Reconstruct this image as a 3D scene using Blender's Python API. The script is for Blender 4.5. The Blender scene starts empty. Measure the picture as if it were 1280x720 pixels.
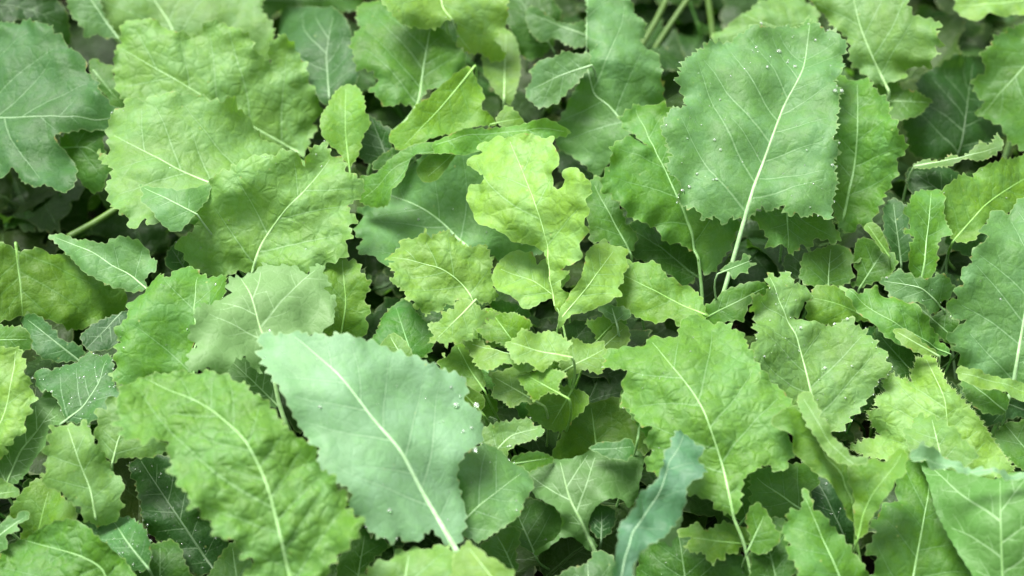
import bpy, math, random
import numpy as np
from mathutils import Vector, Matrix
from mathutils.geometry import delaunay_2d_cdt

random.seed(7)
RNG = np.random.default_rng(7)
scene = bpy.context.scene
COL = scene.collection

# ------------------------------------------------------------------ camera
PITCH = math.radians(43)
DIST = 1.9
TARGET = np.array([0.0, 0.0, 0.34])
FWD = np.array([0.0, math.cos(PITCH), -math.sin(PITCH)])
UPV = np.array([0.0, math.sin(PITCH), math.cos(PITCH)])
RGT = np.array([1.0, 0.0, 0.0])
CAM = TARGET - FWD * DIST
LENS = 72.0
FPX = 1280 * LENS / 36.0
cam_data = bpy.data.cameras.new('camera')
cam = bpy.data.objects.new('camera', cam_data)
COL.objects.link(cam)
cam.location = CAM
cam.rotation_euler = (math.pi / 2 - PITCH, 0, 0)
cam_data.lens = LENS
cam_data.sensor_width = 36
cam_data.clip_start = 0.05
cam_data.clip_end = 500
cam_data.dof.use_dof = True
cam_data.dof.focus_distance = 1.89
cam_data.dof.aperture_fstop = 2.9
scene.camera = cam

# ------------------------------------------------------------------ light
SUN_ELEV, SUN_AZ = math.radians(70), math.radians(-60)   # azimuth measured from +Y clockwise
world = bpy.data.worlds.new('World')
scene.world = world
world.use_nodes = True
wn = world.node_tree.nodes
sky = wn.new('ShaderNodeTexSky')
sky.sky_type = 'NISHITA'
sky.sun_disc = False
sky.sun_elevation = SUN_ELEV
sky.sun_rotation = SUN_AZ
sky.dust_density = 4.0
sky.ozone_density = 1.0
hsv = wn.new('ShaderNodeHueSaturation')          # overcast: the cloud layer takes the blue out of the sky
hsv.inputs['Saturation'].default_value = 0.08
world.node_tree.links.new(sky.outputs[0], hsv.inputs['Color'])
world.node_tree.links.new(hsv.outputs[0], wn['Background'].inputs['Color'])
wn['Background'].inputs['Strength'].default_value = 0.105
sun_data = bpy.data.lights.new('sun', 'SUN')
sun_data.energy = 3.5
sun_data.angle = math.radians(26)
sun_data.color = (1.0, 0.97, 0.92)
sun = bpy.data.objects.new('sun', sun_data)
COL.objects.link(sun)
sd = Vector((math.sin(SUN_AZ) * math.cos(SUN_ELEV), math.cos(SUN_AZ) * math.cos(SUN_ELEV), math.sin(SUN_ELEV)))
sun.rotation_euler = sd.to_track_quat('Z', 'Y').to_euler()
sun.location = (0, 0, 4)
scene.view_settings.view_transform = 'Standard'
scene.view_settings.look = 'None'
scene.view_settings.exposure = 1.7
scene.view_settings.gamma = 1.0
scene.cycles.max_bounces = 8
scene.cycles.transmission_bounces = 6
scene.cycles.transparent_max_bounces = 6

PX = DIST / FPX            # one photo pixel at the canopy, in metres (0.74 mm)

# ------------------------------------------------------------------ materials
def lin(c):
    return tuple(((v / 255) / 12.92 if v / 255 <= 0.04045 else ((v / 255 + 0.055) / 1.055) ** 2.4) for v in c)

class NT:
    def __init__(s, name):
        s.m = bpy.data.materials.new(name)
        s.m.use_nodes = True
        s.t = s.m.node_tree
        s.t.nodes.clear()
    def n(s, kind, **kw):
        nd = s.t.nodes.new(kind)
        for k, v in kw.items():
            setattr(nd, k, v)
        return nd
    def l(s, a, b):
        s.t.links.new(a, b)
    def val(s, sock, v):
        if hasattr(v, 'links') or isinstance(v, bpy.types.NodeSocket):
            s.l(v, sock)
        else:
            sock.default_value = v
    def math(s, op, a, b=0.0, c=None, clamp=False):
        nd = s.n('ShaderNodeMath', operation=op, use_clamp=clamp)
        s.val(nd.inputs[0], a); s.val(nd.inputs[1], b)
        if c is not None: s.val(nd.inputs[2], c)
        return nd.outputs[0]
    def ramp(s, v, a, b, lo=0.0, hi=1.0):
        nd = s.n('ShaderNodeMapRange', interpolation_type='SMOOTHSTEP')
        s.val(nd.inputs[0], v)
        for i, x in ((1, a), (2, b), (3, lo), (4, hi)): nd.inputs[i].default_value = x
        return nd.outputs[0]
    def mix(s, f, a, b, blend='MIX'):
        nd = s.n('ShaderNodeMix', data_type='RGBA', blend_type=blend)
        s.val(nd.inputs[0], f); s.val(nd.inputs[6], a); s.val(nd.inputs[7], b)
        return nd.outputs[2]
    def attr(s, name):
        return s.n('ShaderNodeAttribute', attribute_name=name)
    def hsv(s, col, h=0.5, sat=1.0, v=1.0):
        nd = s.n('ShaderNodeHueSaturation')
        s.val(nd.inputs['Color'], col); s.val(nd.inputs['Hue'], h); s.val(nd.inputs['Saturation'], sat); s.val(nd.inputs['Value'], v)
        return nd.outputs[0]
    def noise(s, vec, scale, detail=3, rough=0.55, w=None):
        nd = s.n('ShaderNodeTexNoise')
        s.l(vec, nd.inputs['Vector'])
        nd.inputs['Scale'].default_value = scale
        nd.inputs['Detail'].default_value = detail
        nd.inputs['Roughness'].default_value = rough
        return nd.outputs['Fac']

def leaf_material():
    k = NT('leaf_surface')
    co = k.attr('co').outputs['Vector']
    oc = k.n('ShaderNodeObjectInfo').outputs['Color']
    crk = k.n('ShaderNodeObjectInfo').outputs['Alpha']
    bf = k.n('ShaderNodeNewGeometry').outputs['Backfacing']
    d1 = k.attr('d1').outputs['Fac']; d2 = k.attr('d2').outputs['Fac']; d3 = k.attr('d3').outputs['Fac']; de = k.attr('de').outputs['Fac']
    # warp
    wv = k.n('ShaderNodeTexNoise'); k.l(co, wv.inputs['Vector']); wv.inputs['Scale'].default_value = 0.035; wv.inputs['Detail'].default_value = 2
    wadd = k.n('ShaderNodeVectorMath', operation='MULTIPLY_ADD'); k.l(wv.outputs['Color'], wadd.inputs[0]); wadd.inputs[1].default_value = (14, 14, 0); k.l(co, wadd.inputs[2])
    cw = wadd.outputs[0]
    vor = k.n('ShaderNodeTexVoronoi', feature='DISTANCE_TO_EDGE'); k.l(cw, vor.inputs['Vector']); vor.inputs['Scale'].default_value = 0.075
    vd = vor.outputs['Distance']
    vor2 = k.n('ShaderNodeTexVoronoi', feature='DISTANCE_TO_EDGE'); k.l(cw, vor2.inputs['Vector']); vor2.inputs['Scale'].default_value = 0.26
    vd2 = vor2.outputs['Distance']
    big = k.noise(co, 0.018, 3, 0.6)
    mid = k.noise(co, 0.07, 3, 0.6)
    fine = k.noise(co, 0.5, 4, 0.65)
    # colour: waxy bloom in patches, yellower patches, reticulate veins
    c = k.mix(k.ramp(big, 0.35, 0.68), k.hsv(oc, 0.485, 1.10, 0.83), k.hsv(oc, 0.502, 0.92, 1.13))
    c = k.mix(k.ramp(mid, 0.42, 0.66, 0, 0.55), c, k.hsv(oc, 0.478, 1.18, 1.08))
    c = k.mix(k.ramp(fine, 0.3, 0.75, 0.0, 0.22), c, k.hsv(oc, 0.5, 0.80, 1.18))
    # darker green hugging the veins, then the pale vein itself
    c = k.mix(k.ramp(d2, 0.9, 5.0, 0.45, 0.0), c, k.hsv(oc, 0.505, 1.1, 0.74))
    c = k.mix(k.math('MULTIPLY', crk, k.ramp(vd, 0.0, 0.13, 0.42, 0.0)), c, k.hsv(oc, 0.495, 1.12, 0.72))
    vein = k.mix(0.5, k.hsv(oc, 0.5, 0.75, 1.5), (0.30, 0.46, 0.24, 1))
    c = k.mix(k.ramp(d3, 0.4, 1.2, 0.16, 0.0), c, vein)
    sx = k.n('ShaderNodeSeparateColor'); k.l(oc, sx.inputs[0])
    yel = k.ramp(k.math('DIVIDE', sx.outputs[0], k.math('MAXIMUM', sx.outputs[2], 0.001)), 1.3, 3.6, 1.0, 0.35)
    c = k.mix(k.math('MULTIPLY', yel, k.ramp(d2, 0.3, 1.5, 0.52, 0.0)), c, vein)
    c = k.mix(k.ramp(d1, 0.5, 1.4, 0.7, 0.0), c, vein)
    c = k.mix(k.ramp(vd2, 0.0, 0.10, 0.10, 0.0), c, vein)
    c = k.mix(k.ramp(de, 0.3, 1.3, 0.38, 0.0), c, k.mix(0.5, oc, (0.40, 0.50, 0.22, 1)))
    # small blemishes: browned bits of margin, a few pale specks and nibbled freckles
    edge = k.math('MULTIPLY', k.ramp(de, 0.4, 2.4, 1.0, 0.0), k.ramp(mid, 0.62, 0.70))
    c = k.mix(k.math('MULTIPLY', edge, 0.75), c, (0.22, 0.17, 0.06, 1))
    sp = k.n('ShaderNodeTexVoronoi', feature='F1'); k.l(co, sp.inputs['Vector']); sp.inputs['Scale'].default_value = 0.055
    spot = k.math('MULTIPLY', k.ramp(sp.outputs['Distance'], 0.05, 0.11, 1.0, 0.0), k.ramp(big, 0.5, 0.62))
    c = k.mix(k.math('MULTIPLY', spot, 0.5), c, (0.30, 0.36, 0.12, 1))
    # underside
    u = k.hsv(oc, 0.50, 0.9, 1.12)
    u = k.mix(k.ramp(big, 0.4, 0.7, 0, 0.35), u, k.hsv(oc, 0.49, 0.9, 0.85))
    u = k.mix(k.ramp(vd, 0.0, 0.06, 0.16, 0.0), u, vein)
    u = k.mix(k.ramp(d3, 0.5, 1.3, 0.6, 0.0), u, vein)
    u = k.mix(k.ramp(d2, 0.6, 1.6, 0.95, 0.0), u, vein)
    u = k.mix(k.ramp(d1, 0.6, 1.5, 1.0, 0.0), u, vein)
    c = k.mix(bf, c, u)
    # bump: cells puffed between the reticulate veins, fine grain
    h = k.math('MULTIPLY', k.ramp(vd, 0.0, 0.25), k.math('MULTIPLY_ADD', crk, 1.3, 0.12))
    h = k.math('MULTIPLY_ADD', k.ramp(vd2, 0.0, 0.25), 0.12, h)
    h = k.math('MULTIPLY_ADD', fine, 0.30, h)
    h = k.math('MULTIPLY_ADD', mid, k.math('MULTIPLY_ADD', crk, 1.6, 0.5), h)
    sgn = k.math('MULTIPLY_ADD', bf, -2.0, 1.0)
    h = k.math('MULTIPLY', h, sgn)
    b = k.n('ShaderNodeBump'); b.inputs['Strength'].default_value = 0.6; b.inputs['Distance'].default_value = 0.0009
    k.l(h, b.inputs['Height'])
    p = k.n('ShaderNodeBsdfPrincipled')
    k.l(c, p.inputs['Base Color'])
    k.l(k.ramp(fine, 0.2, 0.8, 0.46, 0.62), p.inputs['Roughness'])
    p.inputs['Specular IOR Level'].default_value = 0.27
    k.l(b.outputs[0], p.inputs['Normal'])
    tr = k.n('ShaderNodeBsdfTranslucent')
    tc = k.mix(0.5, k.hsv(c, 0.475, 1.35, 1.15), (0.15, 0.37, 0.04, 1))
    k.l(tc, tr.inputs['Color']); k.l(b.outputs[0], tr.inputs['Normal'])
    mx = k.n('ShaderNodeMixShader'); mx.inputs[0].default_value = 0.42
    k.l(p.outputs[0], mx.inputs[1]); k.l(tr.outputs[0], mx.inputs[2])
    out = k.n('ShaderNodeOutputMaterial'); k.l(mx.outputs[0], out.inputs['Surface'])
    return k.m

def stalk_material():
    k = NT('stalk_surface')
    oc = k.n('ShaderNodeObjectInfo').outputs['Color']
    tc = k.n('ShaderNodeTexCoord').outputs['Object']
    mp = k.n('ShaderNodeMapping'); k.l(tc, mp.inputs[0]); mp.inputs['Scale'].default_value = (1, 1, 1)
    nz = k.noise(mp.outputs[0], 160, 4, 0.6)
    n2 = k.noise(mp.outputs[0], 22, 2, 0.5)
    c = k.mix(k.ramp(nz, 0.3, 0.7), k.hsv(oc, 0.49, 1.1, 0.88), k.hsv(oc, 0.5, 0.9, 1.1))
    c = k.mix(k.ramp(n2, 0.45, 0.7, 0, 0.4), c, k.hsv(oc, 0.485, 1.2, 0.85))
    b = k.n('ShaderNodeBump'); b.inputs['Strength'].default_value = 0.4; b.inputs['Distance'].default_value = 0.0006
    k.l(nz, b.inputs['Height'])
    p = k.n('ShaderNodeBsdfPrincipled'); k.l(c, p.inputs['Base Color']); p.inputs['Roughness'].default_value = 0.5
    p.inputs['Specular IOR Level'].default_value = 0.35
    k.l(b.outputs[0], p.inputs['Normal'])
    out = k.n('ShaderNodeOutputMaterial'); k.l(p.outputs[0], out.inputs['Surface'])
    return k.m

def water_material():
    k = NT('water')
    p = k.n('ShaderNodeBsdfPrincipled')
    p.inputs['Base Color'].default_value = (0.88, 0.97, 0.88, 1)
    p.inputs['Roughness'].default_value = 0.0
    p.inputs['IOR'].default_value = 1.33
    p.inputs['Transmission Weight'].default_value = 0.83  # rest stays diffuse, a pale body standing in for the drops' sparkle
    out = k.n('ShaderNodeOutputMaterial'); k.l(p.outputs[0], out.inputs['Surface'])
    return k.m

def soil_material():
    k = NT('soil')
    tc = k.n('ShaderNodeTexCoord').outputs['Object']
    a = k.noise(tc, 14, 8, 0.7); b_ = k.noise(tc, 90, 6, 0.7)
    c = k.mix(k.ramp(a, 0.35, 0.65), (0.010, 0.008, 0.005, 1), (0.026, 0.019, 0.012, 1))
    c = k.mix(k.ramp(b_, 0.5, 0.75, 0, 0.6), c, (0.04, 0.032, 0.02, 1))
    h = k.math('ADD', a, k.math('MULTIPLY', b_, 0.3))
    b = k.n('ShaderNodeBump'); b.inputs['Strength'].default_value = 1.0; b.inputs['Distance'].default_value = 0.02
    k.l(h, b.inputs['Height'])
    p = k.n('ShaderNodeBsdfPrincipled'); k.l(c, p.inputs['Base Color']); p.inputs['Roughness'].default_value = 1.0; p.inputs['Specular IOR Level'].default_value = 0.05
    k.l(b.outputs[0], p.inputs['Normal'])
    out = k.n('ShaderNodeOutputMaterial'); k.l(p.outputs[0], out.inputs['Surface'])
    return k.m

M_LEAF, M_STALK, M_WATER, M_SOIL = leaf_material(), stalk_material(), water_material(), soil_material()

# leaf colours, as the eye reads them, the dark tones partly holding the shade of deep leaves; ALB turns them into base colours
ALB = 0.41
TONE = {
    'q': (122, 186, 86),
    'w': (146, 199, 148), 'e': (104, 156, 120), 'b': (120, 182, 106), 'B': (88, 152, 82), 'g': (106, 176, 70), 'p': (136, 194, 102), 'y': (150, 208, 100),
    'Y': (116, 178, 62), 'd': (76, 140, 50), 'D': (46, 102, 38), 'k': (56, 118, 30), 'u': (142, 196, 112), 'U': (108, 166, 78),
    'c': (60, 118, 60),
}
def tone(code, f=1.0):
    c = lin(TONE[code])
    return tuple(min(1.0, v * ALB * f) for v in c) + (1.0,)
def stalk_tone(leafcol):
    v = (0.37, 0.52, 0.31)
    yel = min(1, max(0, (leafcol[0] / max(leafcol[2], .001) - 1.4) / 2.0))
    k = 0.40 - 0.28 * yel
    lum = min(1.0, leafcol[1] / 0.16)
    return tuple((1 - k) * leafcol[i] * (1.25 if i < 2 else 1.15) + k * v[i] * lum for i in range(3)) + (1.0,)

# ------------------------------------------------------------------ leaf geometry (all in "px": 0.74 mm units of the leaf's own plane)
def in_poly(pts, poly):
    x, y = pts[:, 0], pts[:, 1]
    inside = np.zeros(len(pts), bool)
    j = len(poly) - 1
    for i in range(len(poly)):
        xi, yi = poly[i]; xj, yj = poly[j]
        c = ((yi > y) != (yj > y)) & (x < (xj - xi) * (y - yi) / ((yj - yi) or 1e-9) + xi)
        inside ^= c
        j = i
    return inside

def seg_dist(pts, A, B, chunk=2000):
    """distance of each point to the nearest of the segments A-B, with its index"""
    out = np.empty(len(pts)); idx = np.empty(len(pts), int)
    d = B - A; dd = np.maximum((d ** 2).sum(1), 1e-9)
    for s in range(0, len(pts), chunk):
        p = pts[s:s + chunk, None, :]
        t = np.clip(((p - A) * d).sum(2) / dd, 0, 1)
        q = A + t[..., None] * d
        r = ((p - q) ** 2).sum(2)
        k = r.argmin(1)
        out[s:s + chunk] = np.sqrt(r[np.arange(len(k)), k]); idx[s:s + chunk] = k
    return out, idx

def catmull(pts, step, closed=True):
    P = np.asarray(pts, float)
    n = len(P); out = []
    rng = range(n) if closed else range(n - 1)
    for i in rng:
        if closed:
            p0, p1, p2, p3 = P[(i - 1) % n], P[i], P[(i + 1) % n], P[(i + 2) % n]
        else:
            p1, p2 = P[i], P[i + 1]
            p0 = P[i - 1] if i > 0 else 2 * p1 - p2
            p3 = P[i + 2] if i + 2 < n else 2 * p2 - p1
        m = max(1, int(np.linalg.norm(p2 - p1) / step))
        for k in range(m):
            t = k / m
            # slightly tight spline so traced teeth keep a point
            tn = 0.38
            m1 = tn * (p2 - p0); m2 = tn * (p3 - p1)
            h = (2*t**3-3*t**2+1)*p1 + (t**3-2*t**2+t)*m1 + (-2*t**3+3*t**2)*p2 + (t**3-t**2)*m2
            out.append(h)
    if not closed: out.append(P[-1])
    return np.array(out)

def resample(P, step, closed):
    Q = np.vstack([P, P[:1]]) if closed else P
    d = np.r_[0, np.cumsum(np.linalg.norm(np.diff(Q, axis=0), axis=1))]
    n = max(3, int(round(d[-1] / step)))
    s = np.linspace(0, d[-1], n + 1)
    R = np.stack([np.interp(s, d, Q[:, k]) for k in range(Q.shape[1])], 1)
    return R[:-1] if closed else R

def toothed(outline, rng, amp, wav, step=3.0, crenate=False, tipdir=None):
    P = resample(catmull(outline, 2.5), step, True)
    c_ = P.mean(0); lob = smooth_noise(rng, 5, (26, 60))
    rad = P - c_; rad /= np.maximum(np.linalg.norm(rad, axis=1), 1e-6)[:, None]
    gaps = np.linalg.norm(np.diff(np.asarray(outline), axis=0), axis=1)
    if np.median(gaps) > 13.5 and not crenate:            # coarse outline: give it lobes of its own
        P = P + rad * (lob(P) * amp * 0.55)[:, None]
    else:                                                 # traced lobes: keep them crisp
        kk = int(16 / step); ker = np.hanning(2 * kk + 1); ker /= ker.sum()
        Pp = np.vstack([P[-kk:], P, P[:kk]])
        S_ = np.stack([np.convolve(Pp[:, q], ker, 'valid') for q in range(2)], 1)
        P = P + 0.55 * (P - S_)
    n = len(P)
    tan = np.roll(P, -1, 0) - np.roll(P, 1, 0)
    tan /= np.maximum(np.linalg.norm(tan, axis=1), 1e-9)[:, None]
    area = 0.5 * np.sum(P[:, 0] * np.roll(P[:, 1], -1) - np.roll(P[:, 0], -1) * P[:, 1])
    nor = np.stack([tan[:, 1], -tan[:, 0]], 1) * (1 if area > 0 else -1)
    total = n * step
    h = np.zeros(n); s = 0.0; sh = np.zeros(n)
    S = np.arange(n) * step
    while s < total - 1:
        w = wav * rng.uniform(0.55, 1.5)
        if total - (s + w) < wav * 0.5: w = total - s
        a = amp * rng.uniform(0.35, 1.5) * min(1.3, w / wav + 0.25)
        m = (S >= s) & (S < s + w)
        t = (S[m] - s) / w
        fwd = 1.0
        if tipdir is not None and m.any():
            fwd = 1.0 if (tan[m].mean(0) @ tipdir) > 0 else -1.0
        if fwd < 0: t = 1 - t
        if crenate: hh = np.sin(np.pi * t) ** 0.6 - 0.45
        else: hh = np.where(t < 0.68, (t / 0.68) ** 1.5, ((1 - t) / 0.32) ** 0.8) - 0.4
        h[m] = a * hh
        s += w
    return P + nor * h[:, None]

def smooth_noise(rng, n=7, wl=(60, 160)):
    th = rng.uniform(0, 2 * np.pi, n); L = rng.uniform(*wl, n); ph = rng.uniform(0, 2 * np.pi, n)
    k = np.stack([np.cos(th), np.sin(th)], 0) * (2 * np.pi / L)
    def f(p):
        return np.sin(p @ k + ph).sum(1) / math.sqrt(n)
    return f

def veins(outline, mid, rng, spacing=30):
    """secondary and tertiary veins as lists of (points, start width, end width)"""
    M = resample(mid, 4.0, False)
    L = len(M) * 4.0
    sec, ter = [], []
    n = max(3, int(L * 0.92 / spacing))
    OA, OB = outline, np.roll(outline, -1, 0)
    for side in (1, -1):
        for k in range(n):
            t = 0.04 + 0.86 * (k + (0.0 if side > 0 else 0.42) + rng.uniform(-.15, .15)) / n
            i = int(min(max(t, 0.01), 0.95) * (len(M) - 2))
            d = M[min(i + 2, len(M) - 1)] - M[max(i - 1, 0)]
            base = math.atan2(d[1], d[0])
            ang = math.radians(62 - 24 * t + rng.uniform(-7, 7))
            a = base + side * ang
            p = M[i].copy(); pts = [p.copy()]
            bend = rng.uniform(-0.5, 0.9)
            for q in range(90):
                a -= side * math.radians(bend)
                a += rng.uniform(-.05, .05)
                p = p + 4.0 * np.array([math.cos(a), math.sin(a)])
                if not in_poly(p[None], outline)[0]: break
                if q > 3 and sec and min(((s_[0] - p) ** 2).sum(1).min() for s_ in sec) < 64: break
                pts.append(p.copy())
            cut = max(2, int(len(pts) * 0.95) - 1)
            pts = pts[:cut]
            if len(pts) < 4: continue
            P = np.array(pts)
            if seg_dist(P[-1:], OA, OB)[0][0] < 2.2: P = P[:-1]
            if len(P) < 4: continue
            w = 0.95 * min(1.5, 0.45 + len(P) * 4 / 140)
            sec.append((P, w, 0.35))
            # branches
            m = int(len(P) * 4 / 19)
            for b in range(m):
                j = int((b + 0.7 + rng.uniform(-.2, .2)) / (m + 0.3) * (len(P) - 2))
                j = min(max(j, 1), len(P) - 2)
                dd = P[j + 1] - P[j]
                s2 = 1 if b % 2 else -1
                a2 = math.atan2(dd[1], dd[0]) + s2 * math.radians(rng.uniform(38, 62))
                q = P[j].copy(); tp = [q.copy()]
                for r in range(int(rng.uniform(4, 9))):
                    a2 -= s2 * math.radians(rng.uniform(-2, 7))
                    q = q + 4.0 * np.array([math.cos(a2), math.sin(a2)])
                    if not in_poly(q[None], outline)[0]: break
                    if r > 1 and any(((s_[0] - q) ** 2).sum(1).min() < 16 for s_ in sec[-3:-1]): break
                    tp.append(q.copy())
                tp = tp[:-1] if len(tp) > 3 else tp
                if len(tp) >= 3: ter.append((np.array(tp), 0.7, 0.3))
    return sec, ter

def lf_surface(par):
    """large shape of a leaf: height over its own plane (px) at plane points (px)"""
    M = par['mid']; Lr = par['len']; c0 = M[0]
    ax = M[-1] - M[0]; ax = ax / max(np.linalg.norm(ax), 1e-6)
    nx = np.array([-ax[1], ax[0]])
    wob = par['wob']; wa = par['wobble']
    def f(p):
        q = p - c0
        s = (q @ ax) / Lr; v = (q @ nx) / Lr
        s = np.clip(s, -0.4, 1.4); v = np.clip(v, -1, 1)
        h = par['arch'] * Lr * (1 - (2 * s - 1) ** 2)
        h = h - par['droop'] * Lr * np.clip(s - 0.55, 0, 1) ** 2 * 2.5
        h = h + par['fold'] * Lr * (np.sqrt(v * v + 0.0016) - 0.04) + par['cup'] * Lr * v * v * 2
        h = h + par['twist'] * Lr * v * (s - 0.5)
        return h + wa * wob(p)
    return f

def build_lamina(outline, mid, rng, lf, par, spacing=4.2, vein_gap=30):
    """-> verts (plane px + height), faces, attributes, height function"""
    sec, ter = veins(outline, mid, rng, vein_gap)
    M = resample(mid, 4.0, False)
    inner = in_poly(M, outline)
    pts = [outline]; edges = []
    n = len(outline); off = n
    OA, OB = outline, np.roll(outline, -1, 0)
    for P in [M] + [s[0] for s in sec] + [t[0] for t in ter]:
        Q = P[in_poly(P, outline)]
        if len(Q) < 2: continue
        Q = Q[seg_dist(Q, OA, OB)[0] > 1.2]
        if len(Q) < 2: continue
        g = np.linalg.norm(np.diff(Q, axis=0), axis=1) < 9
        pts.append(Q)
        edges += [(off + i, off + i + 1) for i in range(len(Q) - 1) if g[i]]
        off += len(Q)
    con = np.vstack(pts)
    lo, hi = outline.min(0), outline.max(0)
    gx = np.arange(lo[0], hi[0], spacing); gy = np.arange(lo[1], hi[1], spacing * 0.87)
    G = np.array([(x + (spacing / 2 if j % 2 else 0), y) for j, y in enumerate(gy) for x in gx])
    G += rng.uniform(-.12, .12, G.shape) * spacing
    G = G[in_poly(G, outline)]
    if len(G):
        G = G[seg_dist(G, OA, OB)[0] > spacing * 0.45]
    if len(G):
        keep = np.ones(len(G), bool)
        for s in range(0, len(G), 1500):
            dd = ((G[s:s+1500, None] - con[None]) ** 2).sum(2).min(1)
            keep[s:s+1500] = dd > (spacing * 0.42) ** 2
        G = G[keep]
        allp = np.vstack([con, G])
    else:
        allp = con
    r = delaunay_2d_cdt([Vector(p) for p in allp.tolist()], edges, [list(range(n))], 1, 1e-4, False)
    V = np.array([(v.x, v.y) for v in r[0]]); F = r[2]
    cen = np.array([V[list(f)].mean(0) for f in F])
    okf = in_poly(cen, outline)
    F = [tuple(f) for f, k in zip(F, okf) if k]
    def polyl(items):
        A = np.vstack([p[0][:-1] for p in items]); B = np.vstack([p[0][1:] for p in items])
        W = np.concatenate([np.linspace(p[1], p[2], len(p[0]) - 1) for p in items])
        return A, B, W
    tw = par.get('ribw', 2.4)
    d1l = polyl([(M, tw, 0.35)])
    d2l = polyl(sec) if sec else None
    d3l = polyl(ter) if ter else None
    puffn = smooth_noise(rng, 9, (16, 46)); puffl = smooth_noise(rng, 6, (50, 110))
    rufn = smooth_noise(rng, 6, (26, 60)); rufl = smooth_noise(rng, 5, (60, 120))
    q = par['quilt']; ruf = par['ruffle']
    def dists(P):
        a, i = seg_dist(P, d1l[0], d1l[1]); d1 = a / d1l[2][i]
        if d2l is not None:
            b, i = seg_dist(P, d2l[0], d2l[1]); d2 = b / d2l[2][i]
        else: b = np.full(len(P), 50.0); d2 = b
        if d3l is not None:
            c, i = seg_dist(P, d3l[0], d3l[1]); d3 = c / d3l[2][i]
        else: c = np.full(len(P), 50.0); d3 = c
        e, _ = seg_dist(P, OA, OB)
        return a, b, c, e, d1, d2, d3
    def height(P, D=None):
        a, b, c, e, *_ = D or dists(P)
        v12 = np.minimum(a, b)
        h = lf(P)
        puff = (1 - np.exp(-v12 / 5.5)) * 1.5 + (1 - np.exp(-c / 4.0)) * 0.9
        h = h + q * puff * (1.25 + 0.5 * puffl(P)) + q * 0.5 * puffn(P) * (1 - np.exp(-v12 / 4)) + q * 1.6 * puffl(P)
        h = h + ruf * np.exp(-e / 16.0) * (rufn(P) * 6.5 + rufl(P) * 7.0) + ruf * np.exp(-e / 5.0) * -1.5
        return h
    D = dists(V)
    H = height(V, D)
    return dict(V=V, F=F, H=H, d1=D[4], d2=D[5], d3=D[6], de=D[3], height=height)

def mesh_from(name, verts, faces, attrs, mat, smooth=True):
    me = bpy.data.meshes.new(name)
    me.from_pydata(verts, [], faces)
    for an, (kind, arr) in attrs.items():
        at = me.attributes.new(an, kind, 'POINT')
        if kind == 'FLOAT': at.data.foreach_set('value', np.ascontiguousarray(arr, dtype=np.float32))
        else: at.data.foreach_set('vector', np.ascontiguousarray(arr, dtype=np.float32).ravel())
    me.materials.append(mat)
    if smooth: me.polygons.foreach_set('use_smooth', [True] * len(me.polygons))
    me.update()
    return me

def tube(P, R, flat=None, sides=8):
    """tapered tube along P (k,3) with radii R; flat = (normals, factor) squashes it along a direction"""
    P = np.asarray(P, float); n = len(P)
    T = np.gradient(P, axis=0); T /= np.maximum(np.linalg.norm(T, axis=1), 1e-9)[:, None]
    vs = []; up = np.array([0.3, 0.1, 0.95])
    for i in range(n):
        N = flat[0][i] if flat is not None else up
        B = np.cross(T[i], N); B /= max(np.linalg.norm(B), 1e-6)
        N = np.cross(B, T[i])
        for k in range(sides):
            a = 2 * math.pi * k / sides
            f = flat[1][i] if flat is not None else 1.0
            vs.append(P[i] + R[i] * (math.cos(a) * B + math.sin(a) * f * N))
    fs = []
    for i in range(n - 1):
        for k in range(sides):
            a, b = i * sides + k, i * sides + (k + 1) % sides
            fs.append((a, b, b + sides, a + sides))
    fs.append(tuple(range(sides - 1, -1, -1))); fs.append(tuple(range((n - 1) * sides, n * sides)))
    return vs, fs

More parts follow.
